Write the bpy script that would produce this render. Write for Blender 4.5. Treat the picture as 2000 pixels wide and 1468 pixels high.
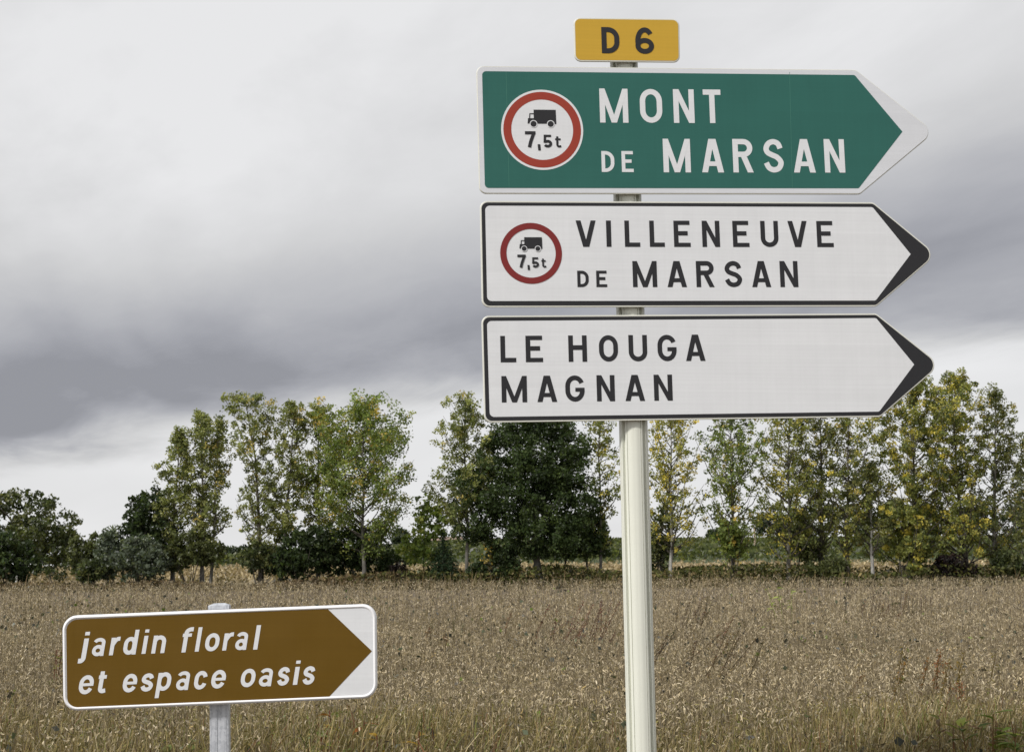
import bpy, math, random
import numpy as np
from mathutils import Vector, Matrix

# ------------------------------------------------------------------ camera, sky, sun, exposure
SC = bpy.context.scene
COL = SC.collection
for o in list(bpy.data.objects):
    bpy.data.objects.remove(o, do_unlink=True)

FPX, CX, CY, HORIZON = 2778.0, 1000.0, 734.0, 1103.0     # focal length etc. in photograph pixels
CAM = Vector((0, 0, 1.6))
PITCH = math.atan((HORIZON - CY) / FPX)
ROLL = 0.0066
_R = Vector((1, 0, 0)); _F = Vector((0, math.cos(PITCH), math.sin(PITCH))); _U = Vector((0, -math.sin(PITCH), math.cos(PITCH)))
RX = _R * math.cos(ROLL) - _U * math.sin(ROLL)
UX = _U * math.cos(ROLL) + _R * math.sin(ROLL)
cd = bpy.data.cameras.new('camera')
cam = bpy.data.objects.new('camera', cd); COL.objects.link(cam)
cd.sensor_fit = 'HORIZONTAL'; cd.sensor_width = 36.0; cd.lens = 36.0 * FPX / 2000.0
cd.clip_start = 0.05; cd.clip_end = 8000.0
cd.dof.use_dof = True; cd.dof.focus_distance = 5.6; cd.dof.aperture_fstop = 16.0
cam.matrix_world = Matrix(((RX.x, UX.x, -_F.x, CAM.x), (RX.y, UX.y, -_F.y, CAM.y), (RX.z, UX.z, -_F.z, CAM.z), (0, 0, 0, 1)))
SC.camera = cam

SUN_AZ, SUN_EL = math.radians(47), math.radians(42)       # sun stands behind the camera, to its left
to_sun = Vector((-math.sin(SUN_AZ) * math.cos(SUN_EL), -math.cos(SUN_AZ) * math.cos(SUN_EL), math.sin(SUN_EL)))
sd = bpy.data.lights.new('sun', 'SUN'); sd.energy = 3.3; sd.angle = math.radians(7.0); sd.color = (1.0, 0.965, 0.915)
sun = bpy.data.objects.new('sun', sd); COL.objects.link(sun)
sun.rotation_euler = to_sun.to_track_quat('Z', 'Y').to_euler(); sun.location = (-8, -10, 12)

SC.view_settings.view_transform = 'Standard'; SC.view_settings.look = 'None'
SC.view_settings.exposure = 0.0; SC.view_settings.gamma = 1.0
SC.view_settings.use_curve_mapping = False
SC.cycles.max_bounces = 6; SC.cycles.transparent_max_bounces = 4


class NT:
    """small helper for wiring shader nodes"""
    def __init__(s, tree):
        s.t = tree; s.n = tree.nodes; s.l = tree.links
    def node(s, typ, **kw):
        n = s.n.new(typ)
        for k, v in kw.items():
            setattr(n, k, v)
        return n
    def put(s, sock, v):
        if isinstance(v, bpy.types.NodeSocket):
            s.l.new(v, sock)
        else:
            sock.default_value = v
    def math(s, op, a, b=0.0, c=None, clamp=False):
        n = s.node('ShaderNodeMath', operation=op, use_clamp=clamp)
        s.put(n.inputs[0], a); s.put(n.inputs[1], b)
        if c is not None: s.put(n.inputs[2], c)
        return n.outputs[0]
    def ramp(s, v, a, b, lo=0.0, hi=1.0, smooth=True):
        n = s.node('ShaderNodeMapRange', interpolation_type='SMOOTHSTEP' if smooth else 'LINEAR')
        s.put(n.inputs['Value'], v); s.put(n.inputs['From Min'], a); s.put(n.inputs['From Max'], b)
        s.put(n.inputs['To Min'], lo); s.put(n.inputs['To Max'], hi)
        return n.outputs[0]
    def noise(s, vec, scale, detail=4.0, rough=0.5, distort=0.0):
        n = s.node('ShaderNodeTexNoise')
        if vec is not None: s.put(n.inputs['Vector'], vec)
        n.inputs['Scale'].default_value = scale; n.inputs['Detail'].default_value = detail
        n.inputs['Roughness'].default_value = rough; n.inputs['Distortion'].default_value = distort
        return n.outputs['Fac']
    def mix(s, f, a, b, mode='MIX'):
        n = s.node('ShaderNodeMix', data_type='RGBA', blend_type=mode)
        s.put(n.inputs[0], f); s.put(n.inputs[6], a); s.put(n.inputs[7], b)
        return n.outputs[2]
    def xyz(s, x, y, z):
        n = s.node('ShaderNodeCombineXYZ'); s.put(n.inputs[0], x); s.put(n.inputs[1], y); s.put(n.inputs[2], z)
        return n.outputs[0]


world = bpy.data.worlds.new('World'); SC.world = world; world.use_nodes = True
W = NT(world.node_tree)
W.n.clear()
sky = W.node('ShaderNodeTexSky', sky_type='NISHITA', sun_disc=False, sun_elevation=SUN_EL, sun_rotation=math.pi + SUN_AZ)
tc = W.node('ShaderNodeTexCoord')
sep = W.node('ShaderNodeSeparateXYZ'); W.l.new(tc.outputs['Generated'], sep.inputs[0])
zz = W.math('ADD', W.math('MAXIMUM', sep.outputs[2], 0.0), 0.14)
pu = W.math('DIVIDE', sep.outputs[0], zz); pv = W.math('DIVIDE', sep.outputs[1], zz)      # a domed cloud deck seen from below
SKY_SEED = 3.7
P = W.xyz(W.math('MULTIPLY_ADD', pv, 0.30, pu), W.math('MULTIPLY', pv, 0.62), SKY_SEED)
n1 = W.noise(P, 1.15, 3.0, 0.5, 0.5)
n2 = W.noise(P, 2.9, 6.0, 0.55, 0.35)
n3 = W.noise(P, 6.5, 6.0, 0.6, 0.4)
e = W.math('ADD', W.math('MULTIPLY_ADD', pu, 0.43, pv), -3.82)                             # the deck ends along a slanting front
e = W.math('ADD', e, W.math('MULTIPLY', W.math('SUBTRACT', n2, 0.5), 0.55))
far = W.ramp(e, -0.36, 0.22)
band = W.ramp(e, -1.75, -0.55)                                                              # the deck thickens towards its edge
deck = W.math('MULTIPLY_ADD', band, -3.5, 7.4)
deck = W.math('ADD', deck, W.math('MULTIPLY', W.math('SUBTRACT', n1, 0.5), 6.0))
deck = W.math('ADD', deck, W.math('MULTIPLY', W.math('SUBTRACT', n2, 0.5), 3.0))
deck = W.math('ADD', deck, W.math('MULTIPLY', W.math('SUBTRACT', n3, 0.5), 1.0))
deck = W.math('MINIMUM', W.math('MAXIMUM', deck, 3.2), 8.3)
gap = W.math('ADD', 8.0, W.math('MULTIPLY', W.math('SUBTRACT', n1, 0.5), 2.0))
val = W.node('ShaderNodeMix', data_type='FLOAT'); W.put(val.inputs[0], far); W.put(val.inputs[2], deck); W.put(val.inputs[3], gap)
cool = W.ramp(val.outputs[0], 3.0, 6.8)
tint = W.mix(cool, (0.94, 0.955, 1.05, 1), (0.99, 0.99, 1.0, 1))
cloud = W.mix(1.0, tint, W.xyz(val.outputs[0], val.outputs[0], val.outputs[0]), 'MULTIPLY')
skyc = W.mix(0.97, sky.outputs[0], cloud)
bg = W.node('ShaderNodeBackground'); W.put(bg.inputs[0], skyc); bg.inputs[1].default_value = 0.1
wo = W.node('ShaderNodeOutputWorld'); W.l.new(bg.outputs[0], wo.inputs[0])

# ------------------------------------------------------------------ helpers
def ray(px, py):
    d = _F * FPX + RX * (px - CX) + UX * (CY - py)
    return d.normalized()

def at(px, py, Y):
    """point on the photograph's ray at world depth Y"""
    d = ray(px, py)
    return CAM + d * (Y / d.y)

ORG = {}

def mk(name, verts, faces, mat, parent=None, origin=None, smooth=False, colors=None):
    """one mesh object from world-space vertices; origin in world space"""
    v = np.asarray(verts, dtype=np.float64).reshape(-1, 3)
    if origin is None:
        origin = Vector((float(v[:, 0].mean()), float(v[:, 1].mean()), float(v[:, 2].min())))
    origin = Vector(origin)
    v = v - np.array(origin)
    me = bpy.data.meshes.new(name)
    if isinstance(faces, np.ndarray):
        nf, k = faces.shape
        me.vertices.add(len(v)); me.vertices.foreach_set('co', v.astype(np.float32).ravel())
        me.loops.add(nf * k); me.loops.foreach_set('vertex_index', faces.astype(np.int32).ravel())
        me.polygons.add(nf)
        me.polygons.foreach_set('loop_start', np.arange(0, nf * k, k, dtype=np.int32))
        me.update(calc_edges=True)
    else:
        me.from_pydata([tuple(p) for p in v], [], [tuple(f) for f in faces])
        me.update()
    if colors is not None:
        ca = me.color_attributes.new('Col', 'FLOAT_COLOR', 'POINT')
        c = np.ones((len(v), 4), dtype=np.float32); c[:, :3] = colors
        ca.data.foreach_set('color', c.ravel())
    if smooth:
        me.polygons.foreach_set('use_smooth', [True] * len(me.polygons))
    me.materials.append(mat)
    o = bpy.data.objects.new(name, me); COL.objects.link(o)
    ORG[o.name] = origin
    if parent is not None:
        o.parent = parent; o.location = origin - ORG[parent.name]
    else:
        o.location = origin
    return o

def thing(name, loc, label, cat, group=None):
    o = bpy.data.objects.new(name, None); COL.objects.link(o)
    o.empty_display_size = 0.2
    o.location = loc; ORG[o.name] = Vector(loc)
    o['label'] = label; o['category'] = cat
    if group: o['group'] = group
    return o

def new_mat(name):
    m = bpy.data.materials.new(name); m.use_nodes = True
    t = NT(m.node_tree)
    b = t.n['Principled BSDF']
    return m, t, b

def obj_co(t):
    return t.node('ShaderNodeTexCoord').outputs['Object']

# ------------------------------------------------------------------ materials
def film(name, col, var=0.075, rough=0.42, band=0.075):
    """retroreflective sheeting: faint horizontal bands, grime and slight waviness"""
    m, t, b = new_mat(name)
    co = obj_co(t)
    mp = t.node('ShaderNodeMapping'); t.l.new(co, mp.inputs[0]); mp.inputs['Scale'].default_value = (0.6, 0.6, 90)
    stripes = t.noise(mp.outputs[0], 1.0, 2.0, 0.6)
    dirt = t.noise(co, 5.0, 6.0, 0.6)
    mp2 = t.node('ShaderNodeMapping'); t.l.new(co, mp2.inputs[0]); mp2.inputs['Scale'].default_value = (70, 70, 2.5)
    streak = t.noise(mp2.outputs[0], 1.0, 3.0, 0.6)
    f = t.math('ADD', t.math('MULTIPLY', t.math('SUBTRACT', stripes, 0.5), band * 2), t.math('MULTIPLY', t.math('SUBTRACT', dirt, 0.5), var * 2))
    f = t.math('ADD', f, t.math('MULTIPLY', t.math('SUBTRACT', streak, 0.5), var))
    f = t.math('ADD', f, 1.0)
    t.put(b.inputs['Base Color'], t.mix(1.0, (*col, 1), t.xyz(f, f, f), 'MULTIPLY'))
    t.put(b.inputs['Roughness'], t.ramp(dirt, 0.3, 0.7, rough - 0.08, rough + 0.12))
    b.inputs['Specular IOR Level'].default_value = 0.22
    bp = t.node('ShaderNodeBump'); bp.inputs['Strength'].default_value = 0.06; bp.inputs['Distance'].default_value = 0.02
    t.put(bp.inputs['Height'], t.noise(co, 3.0, 3.0)); t.l.new(bp.outputs[0], b.inputs['Normal'])
    return m

WHITE = (0.70, 0.712, 0.732)
M = {}
M['white_film'] = film('white_film', WHITE)
M['white_border'] = film('white_border', (0.64, 0.655, 0.69), 0.04)
M['green_film'] = film('green_film', (0.028, 0.124, 0.103), 0.10, 0.45, 0.05)
M['green_seam'] = film('green_seam', (0.07, 0.22, 0.17), 0.05)
M['yellow_film'] = film('yellow_film', (0.55, 0.34, 0.04), 0.05, 0.42, 0.09)
M['red_orange_film'] = film('red_orange_film', (0.31, 0.047, 0.029), 0.05)
M['dark_red_film'] = film('dark_red_film', (0.20, 0.026, 0.025), 0.06)
M['brown_film'] = film('brown_film', (0.124, 0.068, 0.006), 0.10)
M['black_film'] = film('black_film', (0.026, 0.026, 0.029), 0.15, 0.5)
M['cream_metal'] = film('cream_metal', (0.66, 0.66, 0.60), 0.05, 0.38, 0.01)
M['white_metal'] = film('white_metal', (0.86, 0.86, 0.88), 0.03, 0.35, 0.01)
M['pole_paint'] = film('pole_paint', (0.72, 0.73, 0.65), 0.05, 0.36, 0.01)
M['back_shade'] = film('back_shade', (0.035, 0.034, 0.031), 0.05)  # near-black colour paints in the shade along the panels' lower edges
M['cap_black'] = film('cap_black', (0.03, 0.03, 0.03), 0.05)

def galv():
    m, t, b = new_mat('galvanised_steel')
    co = obj_co(t)
    v = t.node('ShaderNodeTexVoronoi'); v.inputs['Scale'].default_value = 90; t.l.new(co, v.inputs['Vector'])
    mp = t.node('ShaderNodeMapping'); t.l.new(co, mp.inputs[0]); mp.inputs['Scale'].default_value = (60, 60, 3)
    s = t.noise(mp.outputs[0], 1.0, 4.0, 0.6)
    g = t.math('ADD', t.math('MULTIPLY', v.outputs['Color'], 0.25), t.math('MULTIPLY', s, 0.75))
    t.put(b.inputs['Base Color'], t.mix(t.ramp(g, 0.3, 0.65), (0.38, 0.40, 0.435, 1), (0.60, 0.62, 0.66, 1)))
    b.inputs['Metallic'].default_value = 0.35; t.put(b.inputs['Roughness'], t.ramp(s, 0.2, 0.8, 0.42, 0.62))
    return m
M['galv'] = galv()

def leafmat(name, transl=0.35, gloss=0.25):
    m, t, b = new_mat(name)
    ca = t.node('ShaderNodeVertexColor'); ca.layer_name = 'Col'
    t.n.remove(b)
    d = t.node('ShaderNodeBsdfDiffuse'); tr = t.node('ShaderNodeBsdfTranslucent'); gl = t.node('ShaderNodeBsdfGlossy')
    gl.inputs['Roughness'].default_value = 0.45; gl.inputs['Color'].default_value = (0.5, 0.5, 0.5, 1)
    t.l.new(ca.outputs[0], d.inputs[0])
    t.put(tr.inputs[0], t.mix(1.0, ca.outputs[0], (1.2, 1.25, 0.6, 1), 'MULTIPLY'))
    m1 = t.node('ShaderNodeMixShader'); m1.inputs[0].default_value = transl
    t.l.new(d.outputs[0], m1.inputs[1]); t.l.new(tr.outputs[0], m1.inputs[2])
    fr = t.node('ShaderNodeFresnel'); fr.inputs['IOR'].default_value = 1.33
    m2 = t.node('ShaderNodeMixShader'); t.put(m2.inputs[0], t.math('MULTIPLY', fr.outputs[0], gloss))
    t.l.new(m1.outputs[0], m2.inputs[1]); t.l.new(gl.outputs[0], m2.inputs[2])
    t.l.new(m2.outputs[0], t.n['Material Output'].inputs[0])
    return m
M['leaf'] = leafmat('leaf', 0.45, 0.3)
M['needle'] = leafmat('needle', 0.1, 0.2)
M['crop'] = leafmat('crop', 0.18, 0.25)
M['weed'] = leafmat('weed', 0.3, 0.35)

def bark(name, c1, c2, sc=6.0):
    m, t, b = new_mat(name)
    co = obj_co(t)
    mp = t.node('ShaderNodeMapping'); t.l.new(co, mp.inputs[0]); mp.inputs['Scale'].default_value = (sc, sc, sc * 0.3)
    n = t.noise(mp.outputs[0], 1.0, 5.0, 0.65)
    t.put(b.inputs['Base Color'], t.mix(t.ramp(n, 0.3, 0.7), (*c1, 1), (*c2, 1)))
    b.inputs['Roughness'].default_value = 0.9
    bp = t.node('ShaderNodeBump'); bp.inputs['Strength'].default_value = 0.6; bp.inputs['Distance'].default_value = 0.05
    t.put(bp.inputs['Height'], n); t.l.new(bp.outputs[0], b.inputs['Normal'])
    return m
M['bark_grey'] = bark('bark_grey', (0.07, 0.064, 0.055), (0.19, 0.18, 0.16))
M['bark_pale'] = bark('bark_pale', (0.18, 0.17, 0.155), (0.42, 0.41, 0.38))
M['bark_dark'] = bark('bark_dark', (0.045, 0.04, 0.032), (0.12, 0.105, 0.085))
M['old_wood'] = bark('old_wood', (0.25, 0.19, 0.13), (0.42, 0.34, 0.25), 10)

def plain(name, c1, c2, sc, rough=0.9):
    m, t, b = new_mat(name)
    n = t.noise(obj_co(t), sc, 6.0, 0.6)
    t.put(b.inputs['Base Color'], t.mix(t.ramp(n, 0.3, 0.7), (*c1, 1), (*c2, 1))); b.inputs['Roughness'].default_value = rough
    return m
M['render_wall'] = plain('render_wall', (0.34, 0.25, 0.17), (0.46, 0.36, 0.25), 1.5)
M['white_wall'] = plain('white_wall', (0.72, 0.72, 0.70), (0.8, 0.8, 0.78), 1.5)
M['roof_tile'] = plain('roof_tile', (0.20, 0.14, 0.11), (0.30, 0.22, 0.175), 3.0)
M['shutter'] = plain('shutter', (0.05, 0.045, 0.04), (0.08, 0.07, 0.06), 3.0)

# ------------------------------------------------------------------ terrain
def terrain(x, y):
    x = np.asarray(x, float); y = np.asarray(y, float)
    def sm(a, b, v):
        t = np.clip((v - a) / (b - a), 0, 1); return t * t * (3 - 2 * t)
    z = 0.65 * sm(98, 112, y) + 0.75 * np.clip((y - 108) / 70, 0, 1) + 0.40 * sm(170, 260, y)
    right = sm(-62, -8, x - (y - 200) * 0.0)
    z = z + right * 4.3 * np.clip((y - 165) / 165, 0, 1) ** 1.05
    z = z - 0.004 * np.clip(y - 345, 0, None)
    z = z + 0.05 * np.sin(x * 0.11 + 1.3) * np.sin(y * 0.09) * sm(98, 130, y)
    return z

def build_ground():
    ys = np.concatenate([np.linspace(-60, 95, 32), np.linspace(97, 360, 110), np.geomspace(375, 4000, 24)])
    xs = np.concatenate([-np.geomspace(3000, 130, 16), np.linspace(-120, 160, 90), np.geomspace(170, 3000, 16)])
    X, Y = np.meshgrid(xs, ys)
    Z = terrain(X, Y)
    v = np.stack([X, Y, Z], -1).reshape(-1, 3)
    nx, ny = len(xs), len(ys)
    i = np.arange(ny - 1)[:, None] * nx + np.arange(nx - 1)[None, :]
    f = np.stack([i, i + 1, i + nx + 1, i + nx], -1).reshape(-1, 4)
    m, t, b = new_mat('ground_soil')
    co = obj_co(t)
    s = t.node('ShaderNodeSeparateXYZ'); t.l.new(co, s.inputs[0])
    nz = t.noise(co, 0.25, 5.0, 0.6); fine = t.noise(co, 6.0, 6.0, 0.65)
    yy = t.math('ADD', s.outputs[1], t.math('MULTIPLY', t.math('SUBTRACT', nz, 0.5), 5.0))
    soil = t.mix(t.ramp(fine, 0.3, 0.7), (0.07, 0.052, 0.035, 1), (0.16, 0.125, 0.085, 1))
    grass = t.mix(t.ramp(fine, 0.3, 0.7), (0.045, 0.055, 0.018, 1), (0.12, 0.105, 0.045, 1))
    straw = t.mix(t.ramp(fine, 0.25, 0.75), (0.20, 0.155, 0.09, 1), (0.38, 0.31, 0.19, 1))
    vine = t.mix(t.ramp(fine, 0.3, 0.7), (0.03, 0.045, 0.014, 1), (0.075, 0.095, 0.03, 1))
    c = t.mix(t.ramp(yy, 95, 97), soil, grass)
    c = t.mix(t.ramp(yy, 103, 107), c, straw)
    c = t.mix(t.ramp(yy, 174, 178), c, vine)
    t.put(b.inputs['Base Color'], c); b.inputs['Roughness'].default_value = 0.95
    bp = t.node('ShaderNodeBump'); bp.inputs['Strength'].default_value = 0.7; bp.inputs['Distance'].default_value = 0.08
    t.put(bp.inputs['Height'], fine); t.l.new(bp.outputs[0], b.inputs['Normal'])
    g = mk('ground', v, f, m, origin=(0, 0, 0), smooth=True)
    g['kind'] = 'structure'
build_ground()

# ------------------------------------------------------------------ sign geometry
class Frame:
    """the plane of a sign face: pixel -> metres on the plane -> world"""
    def __init__(s, px, py, Y, yaw, tilt):
        s.o = at(px, py, Y)
        u0 = Vector((math.cos(yaw), math.sin(yaw), 0)); z = Vector((0, 0, 1))
        s.u = u0 * math.cos(tilt) + z * math.sin(tilt)
        s.v = z * math.cos(tilt) - u0 * math.sin(tilt)
        s.n = Vector((math.sin(yaw), -math.cos(yaw), 0))
    def loc(s, px, py):
        d = ray(px, py)
        t = (s.o - CAM).dot(s.n) / d.dot(s.n)
        p = CAM + d * t - s.o
        return (p.dot(s.u), p.dot(s.v))
    def w(s, a, b, k=0.0):
        """k: metres in front of the face plane"""
        return s.o + s.u * a + s.v * b + s.n * k

def rounded(pts, radii, seg=6):
    out = []; n = len(pts)
    for i in range(n):
        p = Vector(pts[i]); a = Vector(pts[i - 1]) - p; b = Vector(pts[(i + 1) % n]) - p
        r = radii[i]
        if r <= 0:
            out.append(tuple(p)); continue
        a.normalize(); b.normalize()
        half = math.acos(max(-1, min(1, a.dot(b)))) / 2
        dist = r / math.tan(half)
        c = p + (a + b).normalized() * (r / math.sin(half))
        v0 = p + a * dist - c; v1 = p + b * dist - c
        ang = v0.angle_signed(v1)
        for k in range(seg + 1):
            th = -ang * k / seg
            out.append((c.x + v0.x * math.cos(th) - v0.y * math.sin(th), c.y + v0.x * math.sin(th) + v0.y * math.cos(th)))
    return out

def inset(pts, d):
    """offset a convex polygon inwards (clockwise or counter-clockwise)"""
    n = len(pts); area = sum(pts[i][0] * pts[(i + 1) % n][1] - pts[(i + 1) % n][0] * pts[i][1] for i in range(n))
    sgn = 1 if area > 0 else -1
    lines = []
    for i in range(n):
        p = Vector(pts[i]); q = Vector(pts[(i + 1) % n]); t = (q - p).normalized()
        nn = Vector((-t.y, t.x)) * sgn
        lines.append((p + nn * d, t))
    out = []
    for i in range(n):
        p, t = lines[i - 1]; q, s_ = lines[i]
        cr = t.x * s_.y - t.y * s_.x
        k = ((q - p).x * s_.y - (q - p).y * s_.x) / cr
        out.append(tuple(p + t * k))
    return out

def plate(fr, name, poly, k, thick, mat, parent, lip=0.003):
    """flat plate with a softened front edge; poly in plane metres"""
    n = len(poly)
    cx = sum(p[0] for p in poly) / n; cy = sum(p[1] for p in poly) / n
    v = []
    def ring(kk, d):
        for (a, b) in poly:
            L = math.hypot(a - cx, b - cy)
            v.append(fr.w(a - (a - cx) / L * d, b - (b - cy) / L * d, kk))
    rings = [(k - thick, 0.0), (k - lip, 0.0), (k - lip * 0.3, lip * 0.35), (k, lip)] if thick > 0.004 else [(k - thick, 0.0), (k, 0.0)]
    for kk, d in rings: ring(kk, d)
    f = []
    for r in range(len(rings) - 1):
        for i in range(n):
            j = (i + 1) % n
            f.append((r * n + i, r * n + j, (r + 1) * n + j, (r + 1) * n + i))
    f.append(tuple(range((len(rings) - 1) * n, len(rings) * n)))
    f.append(tuple(reversed(range(n))))
    return mk(name, v, f, mat, parent, origin=fr.w(cx, cy, k))

def band_ring(fr, name, outer, inner, k, mat, parent):
    n = len(outer)
    v = [fr.w(a, b, k) for a, b in outer] + [fr.w(a, b, k) for a, b in inner]
    f = [(i, (i + 1) % n, n + (i + 1) % n, n + i) for i in range(n)]
    cx = sum(p[0] for p in outer) / n; cy = sum(p[1] for p in outer) / n
    return mk(name, v, f, mat, parent, origin=fr.w(cx, cy, k))

# ---- lettering: every glyph is a list of polygons drawn in a w x h box with stroke s
def rect(x0, y0, x1, y1): return [(x0, y0), (x1, y0), (x1, y1), (x0, y1)]
def para(xb, xt, w, y0, y1): return [(xb, y0), (xb + w, y0), (xt + w, y1), (xt, y1)]
def arc(cx, cy, rx, ry, a0, a1, n=12):
    return [(cx + rx * math.cos(math.radians(a0 + (a1 - a0) * i / n)), cy + ry * math.sin(math.radians(a0 + (a1 - a0) * i / n))) for i in range(n + 1)]
def spline(pts, n=6):
    P_ = [pts[0]] + list(pts) + [pts[-1]]; out = []
    for i in range(1, len(P_) - 2):
        p0, p1, p2, p3 = P_[i - 1], P_[i], P_[i + 1], P_[i + 2]
        for k in range(n):
            t = k / n
            out.append(tuple(0.5 * (2 * p1[c] + (p2[c] - p0[c]) * t + (2 * p0[c] - 5 * p1[c] + 4 * p2[c] - p3[c]) * t * t + (3 * p1[c] - p0[c] - 3 * p2[c] + p3[c]) * t ** 3) for c in (0, 1)))
    out.append(pts[-1]); return out
def ribbon(path, s, closed=False):
    q = [path[0]]
    for p in path[1:]:
        if math.hypot(p[0] - q[-1][0], p[1] - q[-1][1]) > 1e-6: q.append(p)
    if closed and math.hypot(q[0][0] - q[-1][0], q[0][1] - q[-1][1]) < 1e-6: q.pop()
    n = len(q); L = []; Rr = []
    for i in range(n):
        if closed: a, b, c = Vector(q[i - 1]), Vector(q[i]), Vector(q[(i + 1) % n])
        else: a, b, c = Vector(q[max(i - 1, 0)]), Vector(q[i]), Vector(q[min(i + 1, n - 1)])
        t1 = (b - a) if (b - a).length > 0 else (c - b); t2 = (c - b) if (c - b).length > 0 else (b - a)
        t1 = t1.normalized(); t2 = t2.normalized()
        t = (t1 + t2).normalized(); nn = Vector((-t.y, t.x))
        m = 1 / max(0.5, nn.dot(Vector((-t1.y, t1.x))))
        L.append(tuple(b + nn * s / 2 * m)); Rr.append(tuple(b - nn * s / 2 * m))
    return ('strip', L, Rr, closed)

def oval(w, h, s, ry=None):
    rx = (w - s) / 2; ry = ry or min((h - s) / 2, rx * 1.15)
    return arc(w / 2, h - s / 2 - ry, rx, ry, 0, 180, 14) + arc(w / 2, s / 2 + ry, rx, ry, 180, 360, 14)

def glyph(ch, w, h, s):
    hs = s / 2
    if ch == 'I': return [rect(0, 0, w, h)]
    if ch == 'L': return [rect(0, 0, s, h), rect(s, 0, w, s * 0.95)]
    if ch == 'T': return [rect(0, h - s, w, h), rect(w / 2 - hs, 0, w / 2 + hs, h - s)]
    if ch == 'H': return [rect(0, 0, s, h), rect(w - s, 0, w, h), rect(s, h * 0.54 - hs, w - s, h * 0.54 + hs)]
    if ch == 'E': return [rect(0, 0, s, h), rect(s, 0, w, s * 0.92), rect(s, h - s * 0.92, w * 0.97, h), rect(s, h * 0.52 - hs * 0.95, w * 0.84, h * 0.52 + hs * 0.95)]
    if ch == 'M':
        d = s * 0.98
        return [rect(0, 0, s, h), rect(w - s, 0, w, h), para(w / 2 - d / 2, 0, d, 0, h), para(w / 2 - d / 2, w - d, d, 0, h)]
    if ch == 'N':
        d = s * 1.05
        return [rect(0, 0, s, h), rect(w - s, 0, w, h), para(w - d, 0, d, 0, h)]
    if ch == 'A':
        d = s * 1.08; y0, y1 = h * 0.19, h * 0.19 + s * 0.86
        return [para(0, w / 2 - d * 0.62, d, 0, h), para(w - d, w / 2 - d * 0.38, d, 0, h), rect(w * 0.22, y0, w * 0.78, y1)]
    if ch == 'V':
        d = s * 1.08
        return [para(w / 2 - d * 0.62, 0, d, 0, h), para(w / 2 - d * 0.38, w - d, d, 0, h)]
    if ch == 'O': return [ribbon(oval(w, h, s), s, True)]
    if ch == 'U':
        r = (w - s) / 2
        return [ribbon([(hs, h)] + arc(w / 2, hs + r, r, r, 180, 360, 14) + [(w - hs, h)], s)]
    if ch == 'D':
        r = min(w - hs - s * 0.6, h / 2 - hs) * 0.8
        return [rect(0, 0, s, h), ribbon([(s * 0.5, h - hs)] + arc(w - hs - r, h - hs - r, r, r, 90, 0, 8) + arc(w - hs - r, hs + r, r, r, 0, -90, 8) + [(s * 0.5, hs)], s)]
    if ch == 'R':
        r = (h * 0.54 - s) / 2; y = h - hs
        return [rect(0, 0, s, h), ribbon([(s * 0.5, y)] + arc(w * 0.98 - hs - r, y - r, r, r, 90, -90, 12) + [(s * 0.5, y - 2 * r)], s),
                para(w - s * 1.1, w * 0.40, s * 1.1, 0, h * 0.47)]
    if ch in 'Ss':
        p = [(0.93, 0.76), (0.80, 0.93), (0.5, 1.0), (0.2, 0.93), (0.05, 0.76), (0.14, 0.615), (0.42, 0.525), (0.72, 0.445), (0.95, 0.27), (0.82, 0.07), (0.5, 0.0), (0.2, 0.07), (0.03, 0.25)]
        return [ribbon(spline([(hs + a * (w - s), hs + b * (h - s)) for a, b in p]), s)]
    if ch == 'G':
        rx = (w - s) / 2; ry = min((h - s) / 2, rx * 1.15)
        path = arc(w / 2, h - hs - ry, rx, ry, 22, 180, 14) + arc(w / 2, hs + ry, rx, ry, 180, 360, 14) + [(w - hs, h * 0.44)]
        return [ribbon(path, s), rect(w * 0.52, h * 0.44 - s * 0.35, w, h * 0.44 + s * 0.5)]
    if ch == '6':
        r = (w - s) / 2; ry = (h * 0.60 - s) / 2
        return [ribbon(arc(w / 2, hs + ry, r, ry, 0, 360, 26), s, True),
                ribbon(arc(w * 0.52, h * 0.47, w * 0.52 - hs, h * 0.53 - hs, 196, 40, 22), s)]
    if ch == '7':
        return [rect(0, h - s * 0.95, w, h), ribbon(spline([(w - s * 0.42, h * 0.93), (w * 0.66, h * 0.58), (w * 0.52, h * 0.33), (w * 0.40, 0)]), s)]
    if ch == '5':
        r = (w - s) / 2; ry = (h * 0.60 - s) / 2
        return [rect(w * 0.07, h - s * 0.85, w * 0.90, h), para(w * 0.04, w * 0.10, s * 0.85, h * 0.38, h),
                ribbon(spline([(w * 0.10, h * 0.47)] + arc(w / 2, hs + ry, r, ry, 122, -150, 14), 2), s)]
    if ch == ',': return [para(w * 0.12, 0, w * 0.76, 0, h)]
    if ch == 't':
        x = w * 0.36
        return [ribbon([(x, h)] + arc(x + w * 0.32, hs + w * 0.32, w * 0.32, w * 0.32, 180, 290, 8) + [(w, hs * 1.3)], s), rect(0, h * 0.66, w * 0.92, h * 0.66 + s * 0.85)]
    if ch == 'l': return [rect(0, 0, w, h)]
    if ch == 'i': return [rect(0, 0, w, h * 0.74), rect(0, h * 0.87, w, h)]
    if ch == 'o':
        return [ribbon(oval(w, h, s), s, True)]
    if ch == 'c':
        rx = (w - s) / 2; ry = min((h - s) / 2, rx * 1.2)
        return [ribbon(arc(w / 2, h - hs - ry, rx, ry, 12, 180, 14) + arc(w / 2, hs + ry, rx, ry, 180, 345, 14), s)]
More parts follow.
